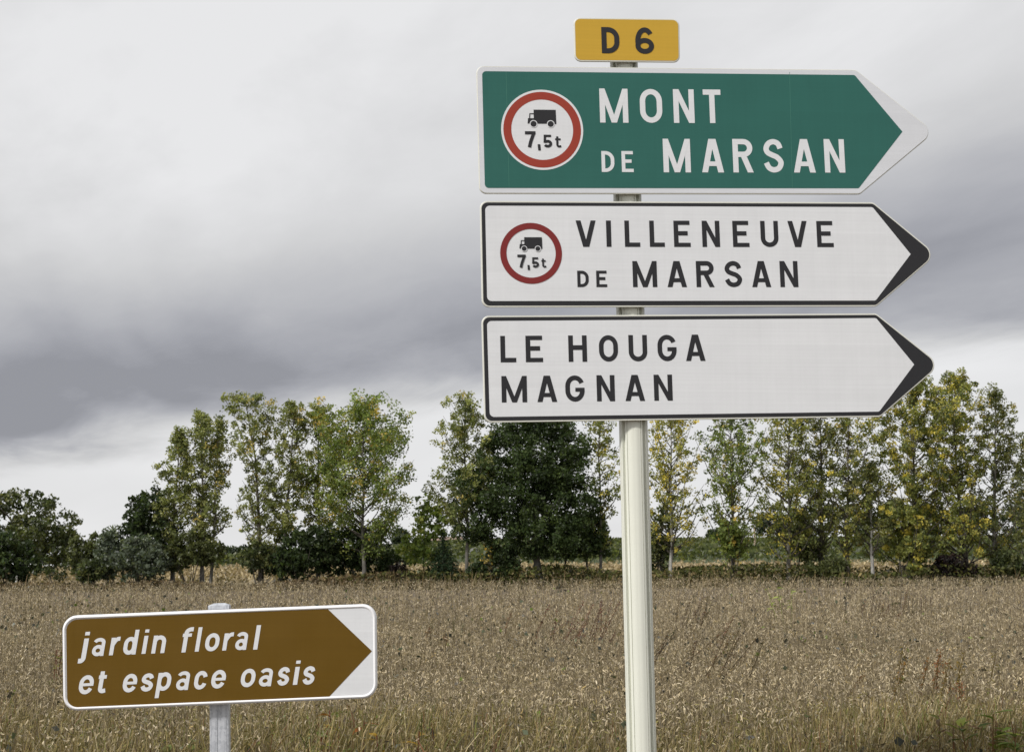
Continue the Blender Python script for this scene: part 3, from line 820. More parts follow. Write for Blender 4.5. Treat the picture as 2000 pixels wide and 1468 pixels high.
def poplar(label, px, top, widths, pal, seed, Y=98.5, limbs=46, per=15, clear=0.12, trunk_r=0.17, bark_='bark_grey', bend=0.0, size=0.092,
           cat='tree', group='poplars along the far field edge', up=1.1, spread=0.40, name='poplar_tree', gap=0.0, fork=None):
    """top: (px, py) of the tip; widths: half-widths in photo px at fractions 0..1 of the height"""
    r = rng(seed)
    wide = 1.22 if px > 1250 else 1.06                                # the right-hand row grows into one another
    widths = [a * wide for a in widths]; limbs = int(limbs * wide)
    b = ground_at(px, Y); tip = at(top[0], top[1], Y + 0.0)
    root = thing(name, b, label, cat, group)
    H = tip.z - b.z
    ppm = FPX / Y
    K = 9
    tp = []
    for i in range(K + 1):
        t = i / K
        q_ = b.lerp(tip, t); q_.x += bend * math.sin(math.pi * t) + (r.normal(0, 0.05) if 0 < i < K else 0); q_.y += r.normal(0, 0.06) if i else 0
        tp.append(q_)
    rad = [trunk_r * (1 - 0.93 * (i / K) ** 0.85) * (1.25 if i == 0 else 1) for i in range(K + 1)]
    v, f = tube(tp, rad, 8)
    mk('trunk', v, f, M[bark_], root, origin=b, smooth=True)
    wf_ = np.interp(np.linspace(0, 1, 101), np.linspace(0, 1, len(widths)), widths)
    tubes = []; cen = []; spr = []
    def on_trunk(t):
        x = t * K; i = min(int(x), K - 1); return tp[i].lerp(tp[i + 1], x - i)
    for k in range(limbs):
        t0 = clear + (0.97 - clear) * ((k + r.random()) / limbs)
        if gap and r.random() < gap: continue
        hw = float(wf_[int(min(0.99, t0 + 0.06) * 100)]) / ppm
        az = r.uniform(0, 2 * math.pi); L = hw * r.uniform(0.65, 1.22)
        rise = L * up * r.uniform(0.6, 1.4)
        s0 = on_trunk(t0)
        rise = min(rise, max(0.15, (tip.z - s0.z) * 0.98))
        e0 = s0 + Vector((math.cos(az) * L, math.sin(az) * L, rise))
        mid = s0.lerp(e0, 0.5) + Vector((math.cos(az) * L * 0.1, math.sin(az) * L * 0.1, -rise * 0.12))
        lr = max(0.016, 0.055 * (1 - t0) + 0.012)
        tubes.append(tube([s0, mid, e0], [lr, lr * 0.65, 0.008], 4))
        m = max(3, int(L / 0.42))
        for q in range(m):
            w_ = 0.30 + 0.72 * (q + r.random()) / m
            pp = s0.lerp(mid, w_ * 2) if w_ < 0.5 else mid.lerp(e0, (w_ - 0.5) * 2)
            cen.append(np.array(pp) + r.normal(0, 0.13 + 0.05 * L, 3) * np.array([1, 1, 1.1]))
            spr.append(spread * r.uniform(0.6, 1.15))
    for q in range(int(H * 2.2)):                                     # leaves close to the stem
        t0 = r.uniform(clear * 0.9, 1.0); pp = on_trunk(t0); hw = float(wf_[int(t0 * 100)]) / ppm
        a = r.uniform(0, 6.283); rr = hw * r.random() * 0.45
        cen.append(np.array([pp.x + rr * math.cos(a), pp.y + rr * math.sin(a), pp.z])); spr.append(spread * r.uniform(0.5, 0.9))
    for fk in (fork or []):
        p0 = on_trunk(fk[0]); p1 = at(fk[1], fk[2], Y - 0.3)
        m_ = p0.lerp(p1, 0.5) + Vector((0, 0, -0.15))
        tubes.append(tube([p0, m_, p1], [0.075, 0.06, 0.03], 6))
    if tubes:
        v, f = merge(tubes); mk('branches', v, f, M['bark_dark'], root, origin=b)
    foliage('crown', np.array(cen), per * 2.5, np.array(spr), size, pal, r, M['leaf'], root)
    return root

def broad(label, px, trunk_px, lobes, pal, seed, Y, clusters, per, size=0.2, spread=0.6, trunk_r=0.25, bark_='bark_dark', cat='tree', name='oak_tree', group=None, mat='leaf', inner=0.25, limb_n=14):
    """broad crown: lobes = (px, py, half-width px, half-height px) ellipsoids"""
    r = rng(seed)
    b = ground_at(trunk_px, Y); ppm = FPX / Y
    root = thing(name, b, label, cat, group)
    L = []
    for lx, ly, hw, hh in lobes:
        c = at(lx, ly, Y + r.uniform(-0.5, 0.5) * hw / ppm * 0.5); L.append((c, hw / ppm, hh / ppm))
    w_ = np.array([a * a * h for c, a, h in L]); w_ /= w_.sum()
    cen = []
    for c, a, h in L:
        n_ = int(clusters * (a * h) / sum(x[1] * x[2] for x in L))
        d = r.normal(size=(n_, 3)); d /= np.linalg.norm(d, axis=1)[:, None]
        rad = np.where(r.random(n_) < inner, r.random(n_) ** 0.5 * 0.8, r.uniform(0.80, 1.04, n_))
        cen.append(np.array(c) + d * rad[:, None] * np.array([a, a * 0.85, h]) + r.normal(0, 0.12, (n_, 3)))
    cen = np.concatenate(cen); cen = cen[cen[:, 2] > b.z + 0.15]
    top = max(c.z for c, a, h in L)
    crown_c = sum((c * float(x) for (c, a, h), x in zip(L, w_)), Vector((0, 0, 0)))
    tp = [b, b.lerp(Vector((crown_c.x, crown_c.y, b.z + (crown_c.z - b.z) * 0.55)), 0.5), Vector((crown_c.x * 0.5 + b.x * 0.5, Y, b.z + (crown_c.z - b.z) * 0.7)), Vector((crown_c.x, Y, crown_c.z + 0.4))]
    v, f = tube(tp, [trunk_r * 1.2, trunk_r, trunk_r * 0.8, trunk_r * 0.3], 9)
    mk('trunk', v, f, M[bark_], root, origin=b, smooth=True)
    tb = []
    for q in r.choice(len(cen), size=min(limb_n, len(cen)), replace=False):
        s0 = tp[1].lerp(tp[3], r.uniform(0.1, 0.9)); e0 = Vector(cen[q]); m_ = s0.lerp(e0, 0.5) + Vector((0, 0, 0.1))
        tb.append(tube([s0, m_, e0], [trunk_r * 0.35, trunk_r * 0.2, 0.012], 5))
    if tb:
        v, f = merge(tb); mk('branches', v, f, M['bark_dark'], root, origin=b)
    foliage('crown', cen, per * 1.5, spread * r.uniform(0.6, 1.2, len(cen)), size, pal, r, M[mat], root)
    return root

def shrub(label, px, Y, lobes, pal, seed, clusters=110, per=26, size=0.13, spread=0.38, name='shrub', cat='shrub', group='shrubs at the field edge', mat='leaf'):
    r = rng(seed); b = ground_at(px, Y); ppm = FPX / Y
    root = thing(name, b, label, cat, group)
    tot = sum(l[2] * l[3] for l in lobes); cen = []
    for lx, ly, hw, hh in lobes:
        c = at(lx, ly, Y); n_ = max(4, int(clusters * hw * hh / tot))
        d = r.normal(size=(n_, 3)); d /= np.linalg.norm(d, axis=1)[:, None]
        rad = r.uniform(0.35, 1.04, n_) ** 0.6
        cen.append(np.array(c) + d * rad[:, None] * np.array([hw, hw * 0.8, hh]) / ppm + r.normal(0, 0.08, (n_, 3)))
    cen = np.concatenate(cen); cen[:, 2] = np.maximum(cen[:, 2], terrain(cen[:, 0], cen[:, 1]) + 0.12)
    tb = []
    for q in r.choice(len(cen), size=min(9, len(cen)), replace=False):
        e0 = Vector(cen[q]); tb.append(tube([b + Vector((r.normal(0, 0.12), r.normal(0, 0.12), 0)), b.lerp(e0, 0.5), e0], [0.035, 0.025, 0.008], 5))
    v, f = merge(tb); mk('stem', v, f, M['bark_dark'], root, origin=b)
    foliage('foliage', cen, per, spread * r.uniform(0.6, 1.2, len(cen)), size, pal, r, M[mat], root)
    return root

# ------------------------------------------------------------------ trees of the far field edge
poplar('slim green poplar, leftmost of the row, its crown curving to the right', 338, (356, 834), [14, 24, 26, 32, 34, 30, 22, 6], 'poplar', 11, clear=0.22, limbs=66, per=14, bend=-0.25)
poplar('slender poplar with tall straight stem, second from the left of the row', 395, (396, 803), [10, 22, 28, 32, 36, 40, 32, 9], 'poplar', 12, clear=0.2, limbs=74, per=14)
poplar('sparse thin poplar with open right side, third from the left', 411, (428, 812), [8, 16, 22, 26, 26, 24, 22, 7], 'poplar', 13, clear=0.25, limbs=44, per=11, trunk_r=0.13, gap=0.1)
poplar('poplar with leaning bare stem and rounded top standing alone beside the gap', 511, (478, 770), [26, 38, 40, 42, 44, 52, 56, 26], 'poplar', 14, clear=0.10, limbs=84, per=14, trunk_r=0.19, bend=0.28, bark_='bark_dark', gap=0.1)
poplar('narrow olive green poplar left of the golden topped one', 548, (574, 784), [20, 30, 34, 36, 38, 38, 30, 8], 'poplar', 15, clear=0.2, limbs=62, per=14, bend=0.1)
poplar('poplar with golden topped crown in the dense left clump', 622, (622, 790), [20, 36, 42, 46, 46, 44, 36, 10], 'poplar_yellow', 16, Y=100, clear=0.2, limbs=66, per=16)
poplar('broad bright green poplar with pale trunk and a forked low limb', 710, (712, 778), [26, 52, 80, 88, 92, 86, 70, 16], 'poplar_green', 17, Y=97.6, clear=0.17, limbs=92, per=17, trunk_r=0.17, spread=0.6, up=0.85, fork=[(0.34, 668, 985)])
poplar('airy poplar with a bare pale trunk left of the dark oak', 913, (906, 768), [40, 70, 74, 66, 58, 48, 36, 8], 'poplar', 18, Y=98, clear=0.26, limbs=84, per=13, trunk_r=0.16, gap=0.08, up=0.95)
poplar('thin yellowing poplar between the dark oak and the signpost', 1174, (1168, 775), [18, 34, 42, 44, 42, 38, 28, 6], 'poplar_yellow', 19, clear=0.2, limbs=50, per=9, trunk_r=0.13, gap=0.12)
poplar('golden poplar with white trunk foot just right of the signpost', 1309, (1312, 778), [30, 48, 56, 58, 54, 48, 34, 8], 'poplar_gold', 20, Y=97.4, clear=0.16, limbs=76, per=9, trunk_r=0.14, bark_='bark_pale', gap=0.08)
poplar('green poplar with dark stem, second right of the signpost', 1432, (1428, 772), [22, 30, 44, 54, 52, 46, 32, 8], 'poplar_green', 21, Y=97.6, clear=0.14, limbs=78, per=10, trunk_r=0.16)
poplar('yellow flecked poplar, third right of the signpost', 1541, (1538, 768), [22, 36, 50, 56, 50, 44, 32, 8], 'poplar_yellow', 22, Y=97.6, clear=0.12, limbs=82, per=10, trunk_r=0.16)
poplar('dark leaved poplar, fourth right of the signpost', 1601, (1604, 766), [30, 40, 46, 48, 46, 40, 28, 8], 'poplar_dark', 23, Y=98.6, clear=0.14, limbs=72, per=10, bark_='bark_dark')
poplar('dark stemmed poplar with open crown, fifth right of the signpost', 1652, (1657, 770), [28, 38, 44, 50, 48, 42, 30, 8], 'poplar_yellow', 24, Y=97.8, clear=0.14, limbs=70, per=9.5, bark_='bark_dark', gap=0.1)
poplar('low dense poplar with pale trunk foot under the arrow tip', 1704, (1694, 905), [28, 44, 48, 46, 40, 26, 8], 'poplar_dark', 25, Y=97.3, clear=0.22, limbs=36, per=15, bark_='bark_pale', trunk_r=0.15)
poplar('tall yellow green poplar bowing to the left behind the arrow tips', 1776, (1778, 740), [48, 72, 66, 60, 62, 66, 54, 14], 'poplar_yellow', 26, Y=97.8, clear=0.06, limbs=96, per=16, bend=0.2)
poplar('tallest poplar, full yellow flecked crown near the right edge', 1890, (1862, 730), [46, 58, 54, 50, 52, 58, 48, 14], 'poplar_yellow', 27, Y=98.2, clear=0.08, limbs=90, per=15, bend=-0.25, bark_='bark_dark')
poplar('dark open poplar right of the tallest one', 1940, (1942, 758), [36, 44, 46, 44, 42, 38, 28, 8], 'poplar_dark', 28, Y=98.4, clear=0.08, limbs=70, per=12, gap=0.08)
poplar('sparse bare-twigged poplar cut by the right edge', 2012, (2008, 850), [36, 44, 46, 44, 40, 30, 9], 'poplar_dark', 29, Y=98.0, clear=0.1, limbs=54, per=9, gap=0.15)

broad('big dark green oak with dense round crown behind the signpost', 1056, 1056,
      [(1035, 900, 96, 100), (990, 940, 75, 95), (1085, 890, 70, 95), (1110, 985, 62, 75), (1010, 1035, 78, 58), (1060, 1040, 70, 55), (925, 985, 46, 78), (1045, 830, 55, 40), (1120, 1050, 52, 40)],
      'oak', 31, 97.8, 760, 46, size=0.112, spread=0.62, trunk_r=0.24, bark_='bark_grey', limb_n=26)
broad('round dark oak at the left edge of the field', 40, 45,
      [(30, 1030, 70, 68), (90, 1030, 58, 58), (-20, 1020, 60, 62), (118, 1060, 34, 38), (60, 1085, 78, 34), (20, 975, 26, 24), (75, 985, 30, 22), (140, 1030, 14, 16)], 'oak_left', 32, 112, 330, 22, size=0.15, spread=0.6, trunk_r=0.35, limb_n=18)
broad('pointed dark tree between the grey shrubs and the first poplars', 292, 292,
      [(295, 1045, 48, 40), (292, 1005, 36, 38), (300, 975, 22, 26), (262, 1030, 24, 40), (268, 1000, 14, 34)], 'evergreen', 33, 98.5, 170, 24, size=0.13, spread=0.42, trunk_r=0.12, name='deciduous_tree')
broad('small dark thin trunked tree right of the oak', 1098, 1100, [(1100, 1055, 34, 34), (1120, 1035, 30, 30)], 'oak', 34, 99.4, 70, 22, size=0.17, trunk_r=0.07, name='young_tree', group='young trees under the oak')
broad('small leaning dark tree next to the thin yellow poplar', 1118, 1142, [(1145, 1040, 36, 36), (1160, 1065, 28, 24)], 'oak', 35, 99.0, 70, 20, size=0.17, trunk_r=0.08, name='young_tree', group='young trees under the oak')
broad('fresh lime green young tree left of the spruce', 828, 826, [(825, 1060, 34, 40), (845, 1020, 30, 34), (808, 1078, 24, 26), (835, 990, 18, 26)], 'lime', 36, 98.2, 120, 12, size=0.15, spread=0.42, trunk_r=0.05, name='young_tree', limb_n=10)
poplar('tiny golden leaved sapling in front of the oak', 961, (958, 1066), [3, 10, 14, 14, 10, 4], 'gold_sapling', 37, Y=97.0, limbs=16, per=1.3, clear=0.12, trunk_r=0.025, size=0.085, bark_='bark_grey', name='sapling', group=None, spread=0.25)

def spruce(label, px, top_py, hw, seed, Y=97.6):
    r = rng(seed); b = ground_at(px, Y); tip = at(px, top_py, Y); ppm = FPX / Y
    root = thing('spruce_tree', b, label, 'tree')
    v, f = tube([b, b.lerp(tip, 0.5), tip], [0.09, 0.05, 0.008], 7); mk('trunk', v, f, M['bark_dark'], root, origin=b)
    cen = []; spr = []
    for t in np.linspace(0.04, 0.97, 17):
        R_ = hw / ppm * (1 - t) ** 0.9
        for a in np.linspace(0, 6.283, max(4, int(16 * (1 - t) + 3)), endpoint=False) + r.random():
            for q in np.linspace(0.25, 1.0, max(2, int(R_ / 0.16))):
                R2 = R_ * q * r.uniform(0.85, 1.1)
                cen.append([b.x + math.cos(a) * R2, b.y + math.sin(a) * R2, b.z + (tip.z - b.z) * t - 0.16 * R2 + 0.05]); spr.append(0.15)
    foliage('crown', np.array(cen), 9, np.array(spr), 0.10, 'spruce', r, M['needle'], root, aspect=0.25)
spruce('small dark spruce with drooping tiers left of the pale poplar trunk', 866, 1040, 50, 38)

# shrubs and low evergreen growth
shrub('black green shrub in the bottom left corner of the tree line', 18, 97.2, [(15, 1085, 48, 48), (45, 1108, 30, 26), (-10, 1070, 34, 44)], 'evergreen', 41, 200, 26)
shrub('olive green shrub in front of the left oak', 40, 99, [(40, 1060, 38, 40), (60, 1075, 24, 34)], 'olive_shrub', 42, 110, 22)
shrub('little twiggy dark bush in the pale gap', 108, 97, [(108, 1120, 20, 12), (92, 1112, 8, 10), (124, 1112, 10, 12)], 'oak_left', 43, 34, 12, size=0.10, spread=0.28)
shrub('olive shrub left of the grey green ones', 158, 98.4, [(160, 1090, 30, 36), (150, 1065, 16, 20), (182, 1072, 22, 28)], 'olive_shrub', 44, 120, 22)
shrub('low mid green shrub at the foot of the grey shrubs', 180, 96.9, [(178, 1113, 24, 20)], 'oak_left', 45, 60, 24)
shrub('grey green shrub with a wispy top', 215, 97.6, [(212, 1085, 28, 44), (218, 1055, 16, 22)], 'grey_shrub', 46, 130, 24)
shrub('large silvery grey green shrub beside the first poplars', 272, 97.0, [(258, 1090, 44, 42), (300, 1098, 36, 34), (275, 1068, 30, 26)], 'grey_shrub', 47, 220, 25)
shrub('olive green undergrowth round the first poplar stems', 372, 98.0, [(370, 1070, 48, 30), (405, 1078, 34, 24), (345, 1088, 26, 26)], 'olive_shrub', 48, 180, 20)
shrub('small dark shrub at the foot of the leaning poplar', 505, 97.6, [(505, 1088, 34, 28), (530, 1100, 24, 24)], 'oak_left', 49, 90, 20)
shrub('dark evergreen thicket, left half below the clump', 590, 97.4, [(590, 1080, 48, 52), (560, 1100, 34, 30), (620, 1065, 38, 44)], 'evergreen', 50, 260, 26)
shrub('dark evergreen thicket right of the pale forked trunk', 725, 98.8, [(735, 1090, 44, 38), (690, 1070, 46, 50), (760, 1108, 22, 18), (650, 1085, 40, 42)], 'evergreen', 51, 280, 26)
shrub('rust tinged low bush left of the lime young tree', 780, 97.2, [(778, 1112, 20, 14)], 'purple', 52, 26, 14, size=0.1, spread=0.28)
shrub('dark bush at the right of the pale trunk', 938, 97.4, [(935, 1112, 26, 14), (985, 1095, 34, 32)], 'evergreen', 53, 110, 22)
shrub('dark purple brown bush below the tallest poplars', 1858, 97.0, [(1858, 1104, 30, 20), (1880, 1112, 30, 10), (1830, 1113, 18, 9)], 'purple', 54, 120, 22, size=0.11, spread=0.28)
shrub('green bush right of the purple brown one', 1962, 97.1, [(1965, 1098, 26, 24), (1985, 1108, 26, 16)], 'oak_left', 55, 100, 20)
shrub('olive bush behind the yellow flecked poplar', 1555, 98.8, [(1552, 1050, 36, 26), (1582, 1075, 32, 26)], 'olive_shrub', 56, 120, 18)
shrub('soft green bush between two dark poplar stems', 1625, 97.3, [(1625, 1108, 34, 16), (1600, 1112, 24, 12)], 'olive_shrub', 57, 80, 18)
shrub('green bush right of the signpost foot in the tree line', 1290, 98.4, [(1290, 1040, 26, 54), (1282, 1085, 22, 34)], 'oak_left', 58, 120, 16)
shrub('bushy growth on the second poplar stem', 1432, 97.2, [(1424, 1050, 28, 32)], 'poplar_green', 59, 80, 16, size=0.15)
shrub('leafy growth hanging low under the bowing poplar', 1760, 97.1, [(1762, 1020, 50, 44), (1785, 1075, 34, 36)], 'poplar_yellow', 60, 130, 16, size=0.16, spread=0.45)

# ------------------------------------------------------------------ beyond: ridge trees, house, pole
k = 61
for lab, px, Y, lobes in [
    ('dark wood edge tree behind the wooden pole', 1510, 345, [(1505, 1025, 34, 30), (1540, 1030, 26, 26)]),
    ('dark ridge tree right of the wooden pole tree', 1590, 350, [(1590, 1020, 44, 34), (1560, 1035, 24, 18)]),
    ('broad dark ridge tree behind the three poplar stems', 1665, 348, [(1665, 1020, 40, 32), (1700, 1030, 30, 24)]),
    ('dark ridge tree behind the bowing poplar', 1790, 342, [(1800, 1020, 40, 30), (1830, 1030, 36, 22)]),
    ('ridge tree behind the dark open poplar', 1900, 350, [(1905, 1015, 44, 34)]),
    ('ridge tree at the right edge', 1985, 340, [(1985, 1015, 40, 38), (2020, 1000, 40, 46)]),
    ('small round ridge tree left of the wooden pole', 1405, 350, [(1400, 1048, 14, 12)]),
    ('far dark tree left of the lime young tree', 780, 330, [(782, 1050, 12, 16)])]:
    shrub(lab, px, Y, lobes, 'far_wood', k, 90, 22, size=0.42, spread=1.3, name='ridge_tree', cat='tree', group='dark trees on the ridge'); k += 1
for lab, px, Y, lobes in [
    ('low green hedge beyond the pale field, left gap', 110, 190, [(100, 1092, 60, 4), (160, 1090, 50, 5)]),
    ('dark hedge beyond the pale field, beside the leaning poplar', 470, 190, [(460, 1078, 40, 8), (510, 1076, 40, 9), (430, 1082, 30, 6)]),
    ('dark hedge beyond the pale field, behind the thicket', 700, 200, [(640, 1078, 60, 9), (720, 1080, 50, 9)]),
    ('dark far hedge behind the grey shrubs', 250, 195, [(240, 1080, 60, 9), (320, 1078, 60, 9)])]:
    shrub(lab, px, Y, lobes, 'far_wood', k, 120, 20, size=0.24, spread=0.6, name='hedge', cat='hedge', group='far hedges'); k += 1

hb = ground_at(890, 338)
house = thing('house', hb, 'low far house with tan walls and pinkish tiled roof left of the pale trunk', 'house')
hc = at(880, 1062, 338); zr = hc.z
def boxv(x0, x1, y0, y1, z0, z1): return [(x0, y0, z0), (x1, y0, z0), (x1, y1, z0), (x0, y1, z0), (x0, y0, z1), (x1, y0, z1), (x1, y1, z1), (x0, y1, z1)]
BF = [(0, 3, 2, 1), (4, 5, 6, 7), (0, 1, 5, 4), (1, 2, 6, 5), (2, 3, 7, 6), (3, 0, 4, 7)]
xL, xR = at(836, 1062, 338).x, at(907, 1062, 338).x
z0 = hb.z - 0.3; z1 = at(880, 1055, 338).z; z2 = at(880, 1047, 338).z
mk('wall', boxv(xL, xR, 336, 346, z0, z1), BF, M['render_wall'], house)
mk('roof', [(xL - .5, 335.4, z1 - .05), (xR + .5, 335.4, z1 - .05), (xR + .5, 346.6, z1 - .05), (xL - .5, 346.6, z1 - .05), (xL + .8, 341, z2), (xR - .8, 341, z2)],
   [(0, 1, 5, 4), (1, 2, 5), (2, 3, 4, 5), (3, 0, 4), (0, 3, 2, 1)], M['roof_tile'], house)
mk('gable', boxv(xR + 0.01, xR + 0.5, 335.9, 346, z0, z1 - 0.1), BF, M['white_wall'], house)
for i in range(3):
    x = xL + (xR - xL) * (0.2 + 0.28 * i)
    mk('window', boxv(x - .45, x + .45, 335.93, 336.02, z1 - 1.5, z1 - .5), BF, M['shutter'], house)

pbse = ground_at(1476, 215); ptop = at(1473, 1028, 215)
pole = thing('utility_pole', pbse, 'plain wooden pole standing in the green vineyard slope', 'pole')
v, f = tube([pbse, pbse.lerp(ptop, 0.5), ptop], [0.17, 0.15, 0.13], 10); mk('shaft', v, f, M['old_wood'], pole, origin=pbse)
v, f = tube([ptop + Vector((0, 0, 0.004)), ptop + Vector((0, 0, 0.10)), ptop + Vector((0, 0, 0.14))], [0.05, 0.06, 0.02], 8); mk('insulator', v, f, M['white_wall'], pole)

mb = ground_at(33, 96.6)
marker = thing('marker_post', mb, 'short white marker post at the left end of the field edge', 'post')
v, f = tube([mb, mb + Vector((0.01, 0, 1.05)), mb + Vector((0.02, 0, 1.12))], [0.07, 0.065, 0.03], 8); mk('shaft', v, f, M['white_wall'], marker, origin=mb)

# ------------------------------------------------------------------ crop and ground cover (uncountable)
def nz2(x, y, s, seed):
    r = rng(seed); out = np.zeros_like(x)
    for i in range(7):
        a = r.uniform(0, 6.283); k_ = s * r.uniform(0.5, 2.0)
        out += np.sin((x * math.cos(a) + y * math.sin(a)) * k_ + r.uniform(0, 6.283))
    return out / 3.0

def blades(c, d, L, w, bend, r):
    """bent two-quad strips: centre base c, direction d, length L, width w"""
    n = len(c)
    side = np.cross(d, r.normal(size=(n, 3))); side /= np.linalg.norm(side, axis=1)[:, None]
    nrm = np.cross(d, side)
    p0 = c; p1 = c + d * (L * 0.5)[:, None] + nrm * (bend * L)[:, None]; p2 = c + d * L[:, None]
    w_ = w[:, None]
    v = np.stack([p0 - side * w_ * 0.35, p0 + side * w_ * 0.35, p1 + side * w_ * 0.5, p1 - side * w_ * 0.5, p2 + side * w_ * 0.15, p2 - side * w_ * 0.15], 1).reshape(-1, 3)
    i = np.arange(n)[:, None] * 6
    f = np.concatenate([i + np.array([0, 1, 2, 3]), i + np.array([3, 2, 4, 5])], 1).reshape(-1, 4)
    return v, f

CROP_H = 0.74
def crop_height(x, y): return CROP_H + 0.04 * nz2(x, y, 1.1, 5) + 0.03 * nz2(x, y, 4.0, 6)

def build_crop():
    r = rng(100)
    D0, D1, NP, per = 6.9, 96.0, 67000, 7
    d = 1 / r.uniform(1 / D1, 1 / D0, NP)
    d = d[(d > 8.6) | (r.random(NP) < np.clip((d - 6.6) / 2.4, 0.25, 1))]; NP = len(d)
    x = d * r.uniform(-0.40, 0.40, NP)
    hgt = crop_height(x, d) * r.normal(1, 0.055, NP)
    fy = np.clip((d - 7.6) / 2.2, 0, 1)
    idx = np.repeat(np.arange(NP), per); n = len(idx)
    scale = np.clip(d[idx] / 14.0, 1.0, 5.0) ** 0.7
    hz = hgt[idx] - (r.random(n) ** 1.3) * np.where(d[idx] < 14, 0.46, 0.34)
    rr = r.normal(0, 0.045, (n, 2)) * (0.7 + 0.4 * scale[:, None])
    c = np.stack([x[idx] + rr[:, 0], d[idx] + rr[:, 1], hz], 1)
    dr = r.normal(size=(n, 3)) * np.array([0.62, 0.62, 0.5]); dr[:, 2] -= 0.75; dr /= np.linalg.norm(dr, axis=1)[:, None]
    L = r.uniform(0.018, 0.038, n) * scale; w_ = r.uniform(0.0055, 0.0085, n) * scale
    cols = np.array([(0.50, 0.415, 0.28), (0.395, 0.327, 0.22), (0.295, 0.247, 0.172), (0.60, 0.52, 0.38), (0.085, 0.070, 0.050), (0.33, 0.245, 0.11)])  # dark brown: withered pods, also painted shade for gaps between plants
    ci = r.choice(6, n, p=[0.32, 0.27, 0.16, 0.07, 0.13, 0.05])
    col = cols[ci] * np.exp(r.normal(0, 0.18, (n, 1)))
    patch = nz2(x[idx], d[idx], 0.35, 8)
    patch = patch + 0.7 * nz2(x[idx], d[idx], 1.3, 18)
    col *= (1 + 0.11 * np.clip(patch, -1.8, 1.8))[:, None]
    olive = (r.random(n) < 0.4 * (1 - fy[idx]))
    col[olive] = np.array([0.20, 0.175, 0.07]) * np.exp(r.normal(0, 0.3, (olive.sum(), 1)))
    nr = d[idx] < 17; nn = int(nr.sum()); nf = n - nn
    v1, f1 = blades(c[nr], dr[nr], L[nr], w_[nr], r.uniform(-0.22, 0.22, nn), r)
    c1 = np.repeat(col[nr], 6, axis=0)
    cf, df, Lf, wf2 = c[~nr], dr[~nr], L[~nr], w_[~nr]
    sf = np.cross(df, r.normal(size=(nf, 3))); sf /= np.linalg.norm(sf, axis=1)[:, None]
    v4 = np.stack([cf - sf * wf2[:, None] * .3, cf + sf * wf2[:, None] * .3, cf + df * Lf[:, None] + sf * wf2[:, None] * .4, cf + df * Lf[:, None] - sf * wf2[:, None] * .4], 1).reshape(-1, 3)
    f4 = np.arange(nf * 4).reshape(nf, 4)
    c4 = np.repeat(col[~nr], 4, axis=0)
    ns = NP; lean = r.normal(0, 0.10, (ns, 2))
    ds = np.stack([lean[:, 0], lean[:, 1], np.ones(ns)], 1); ds /= np.linalg.norm(ds, axis=1)[:, None]
    Ls = np.minimum(hgt, 0.6) * r.uniform(0.85, 1.0, ns); up_ = r.random(ns) ** 2 * 0.07
    cs = np.stack([x, d, hgt - Ls + up_], 1)
    v2, f2 = blades(cs, ds, Ls, np.full(ns, 0.0045) * np.clip(d / 12, 1, 4), r.uniform(-0.04, 0.04, ns), r)
    c2 = np.repeat(np.array([(0.20, 0.16, 0.105)]) * np.exp(r.normal(0, 0.3, (ns, 1))), 6, axis=0)
    nl = 12000
    dl = 1 / r.uniform(1 / D1, 1 / D0, nl); xl = dl * r.uniform(-0.40, 0.40, nl)
    clump = nz2(xl, dl, 0.9, 9) + nz2(xl, dl, 0.25, 10)
    keep = r.random(nl) < np.clip(0.25 + 0.35 * clump, 0.03, 1); dl = dl[keep]; xl = xl[keep]; nl = len(dl)
    hl = crop_height(xl, dl) - r.random(nl) * 0.16 + 0.02
    v3, f3 = leaf_quads(np.stack([xl, dl, hl], 1), r.uniform(0.013, 0.032, nl) * np.clip(dl / 13, 1, 3.2) ** 0.6, r, aspect=0.8)
    lc = np.array([(0.055, 0.058, 0.050), (0.085, 0.098, 0.065), (0.12, 0.17, 0.035), (0.17, 0.14, 0.08)])[r.choice(4, nl, p=[0.56, 0.22, 0.12, 0.10])]
    c3 = np.repeat(lc * np.exp(r.normal(0, 0.2, (nl, 1))), 4, axis=0)
    b1 = len(v1); b2 = b1 + len(v2); b3 = b2 + len(v3)
    o = mk('soybean_crop', np.concatenate([v1, v2, v3, v4]), np.concatenate([f1, f2 + b1, f3 + b2, f4 + b3]), M['crop'], origin=(0, 7, 0), colors=np.concatenate([c1, c2, c3, c4]))
    o['kind'] = 'stuff'; o['label'] = 'dry brown soybean crop covering the whole field'; o['category'] = 'crop'
build_crop()

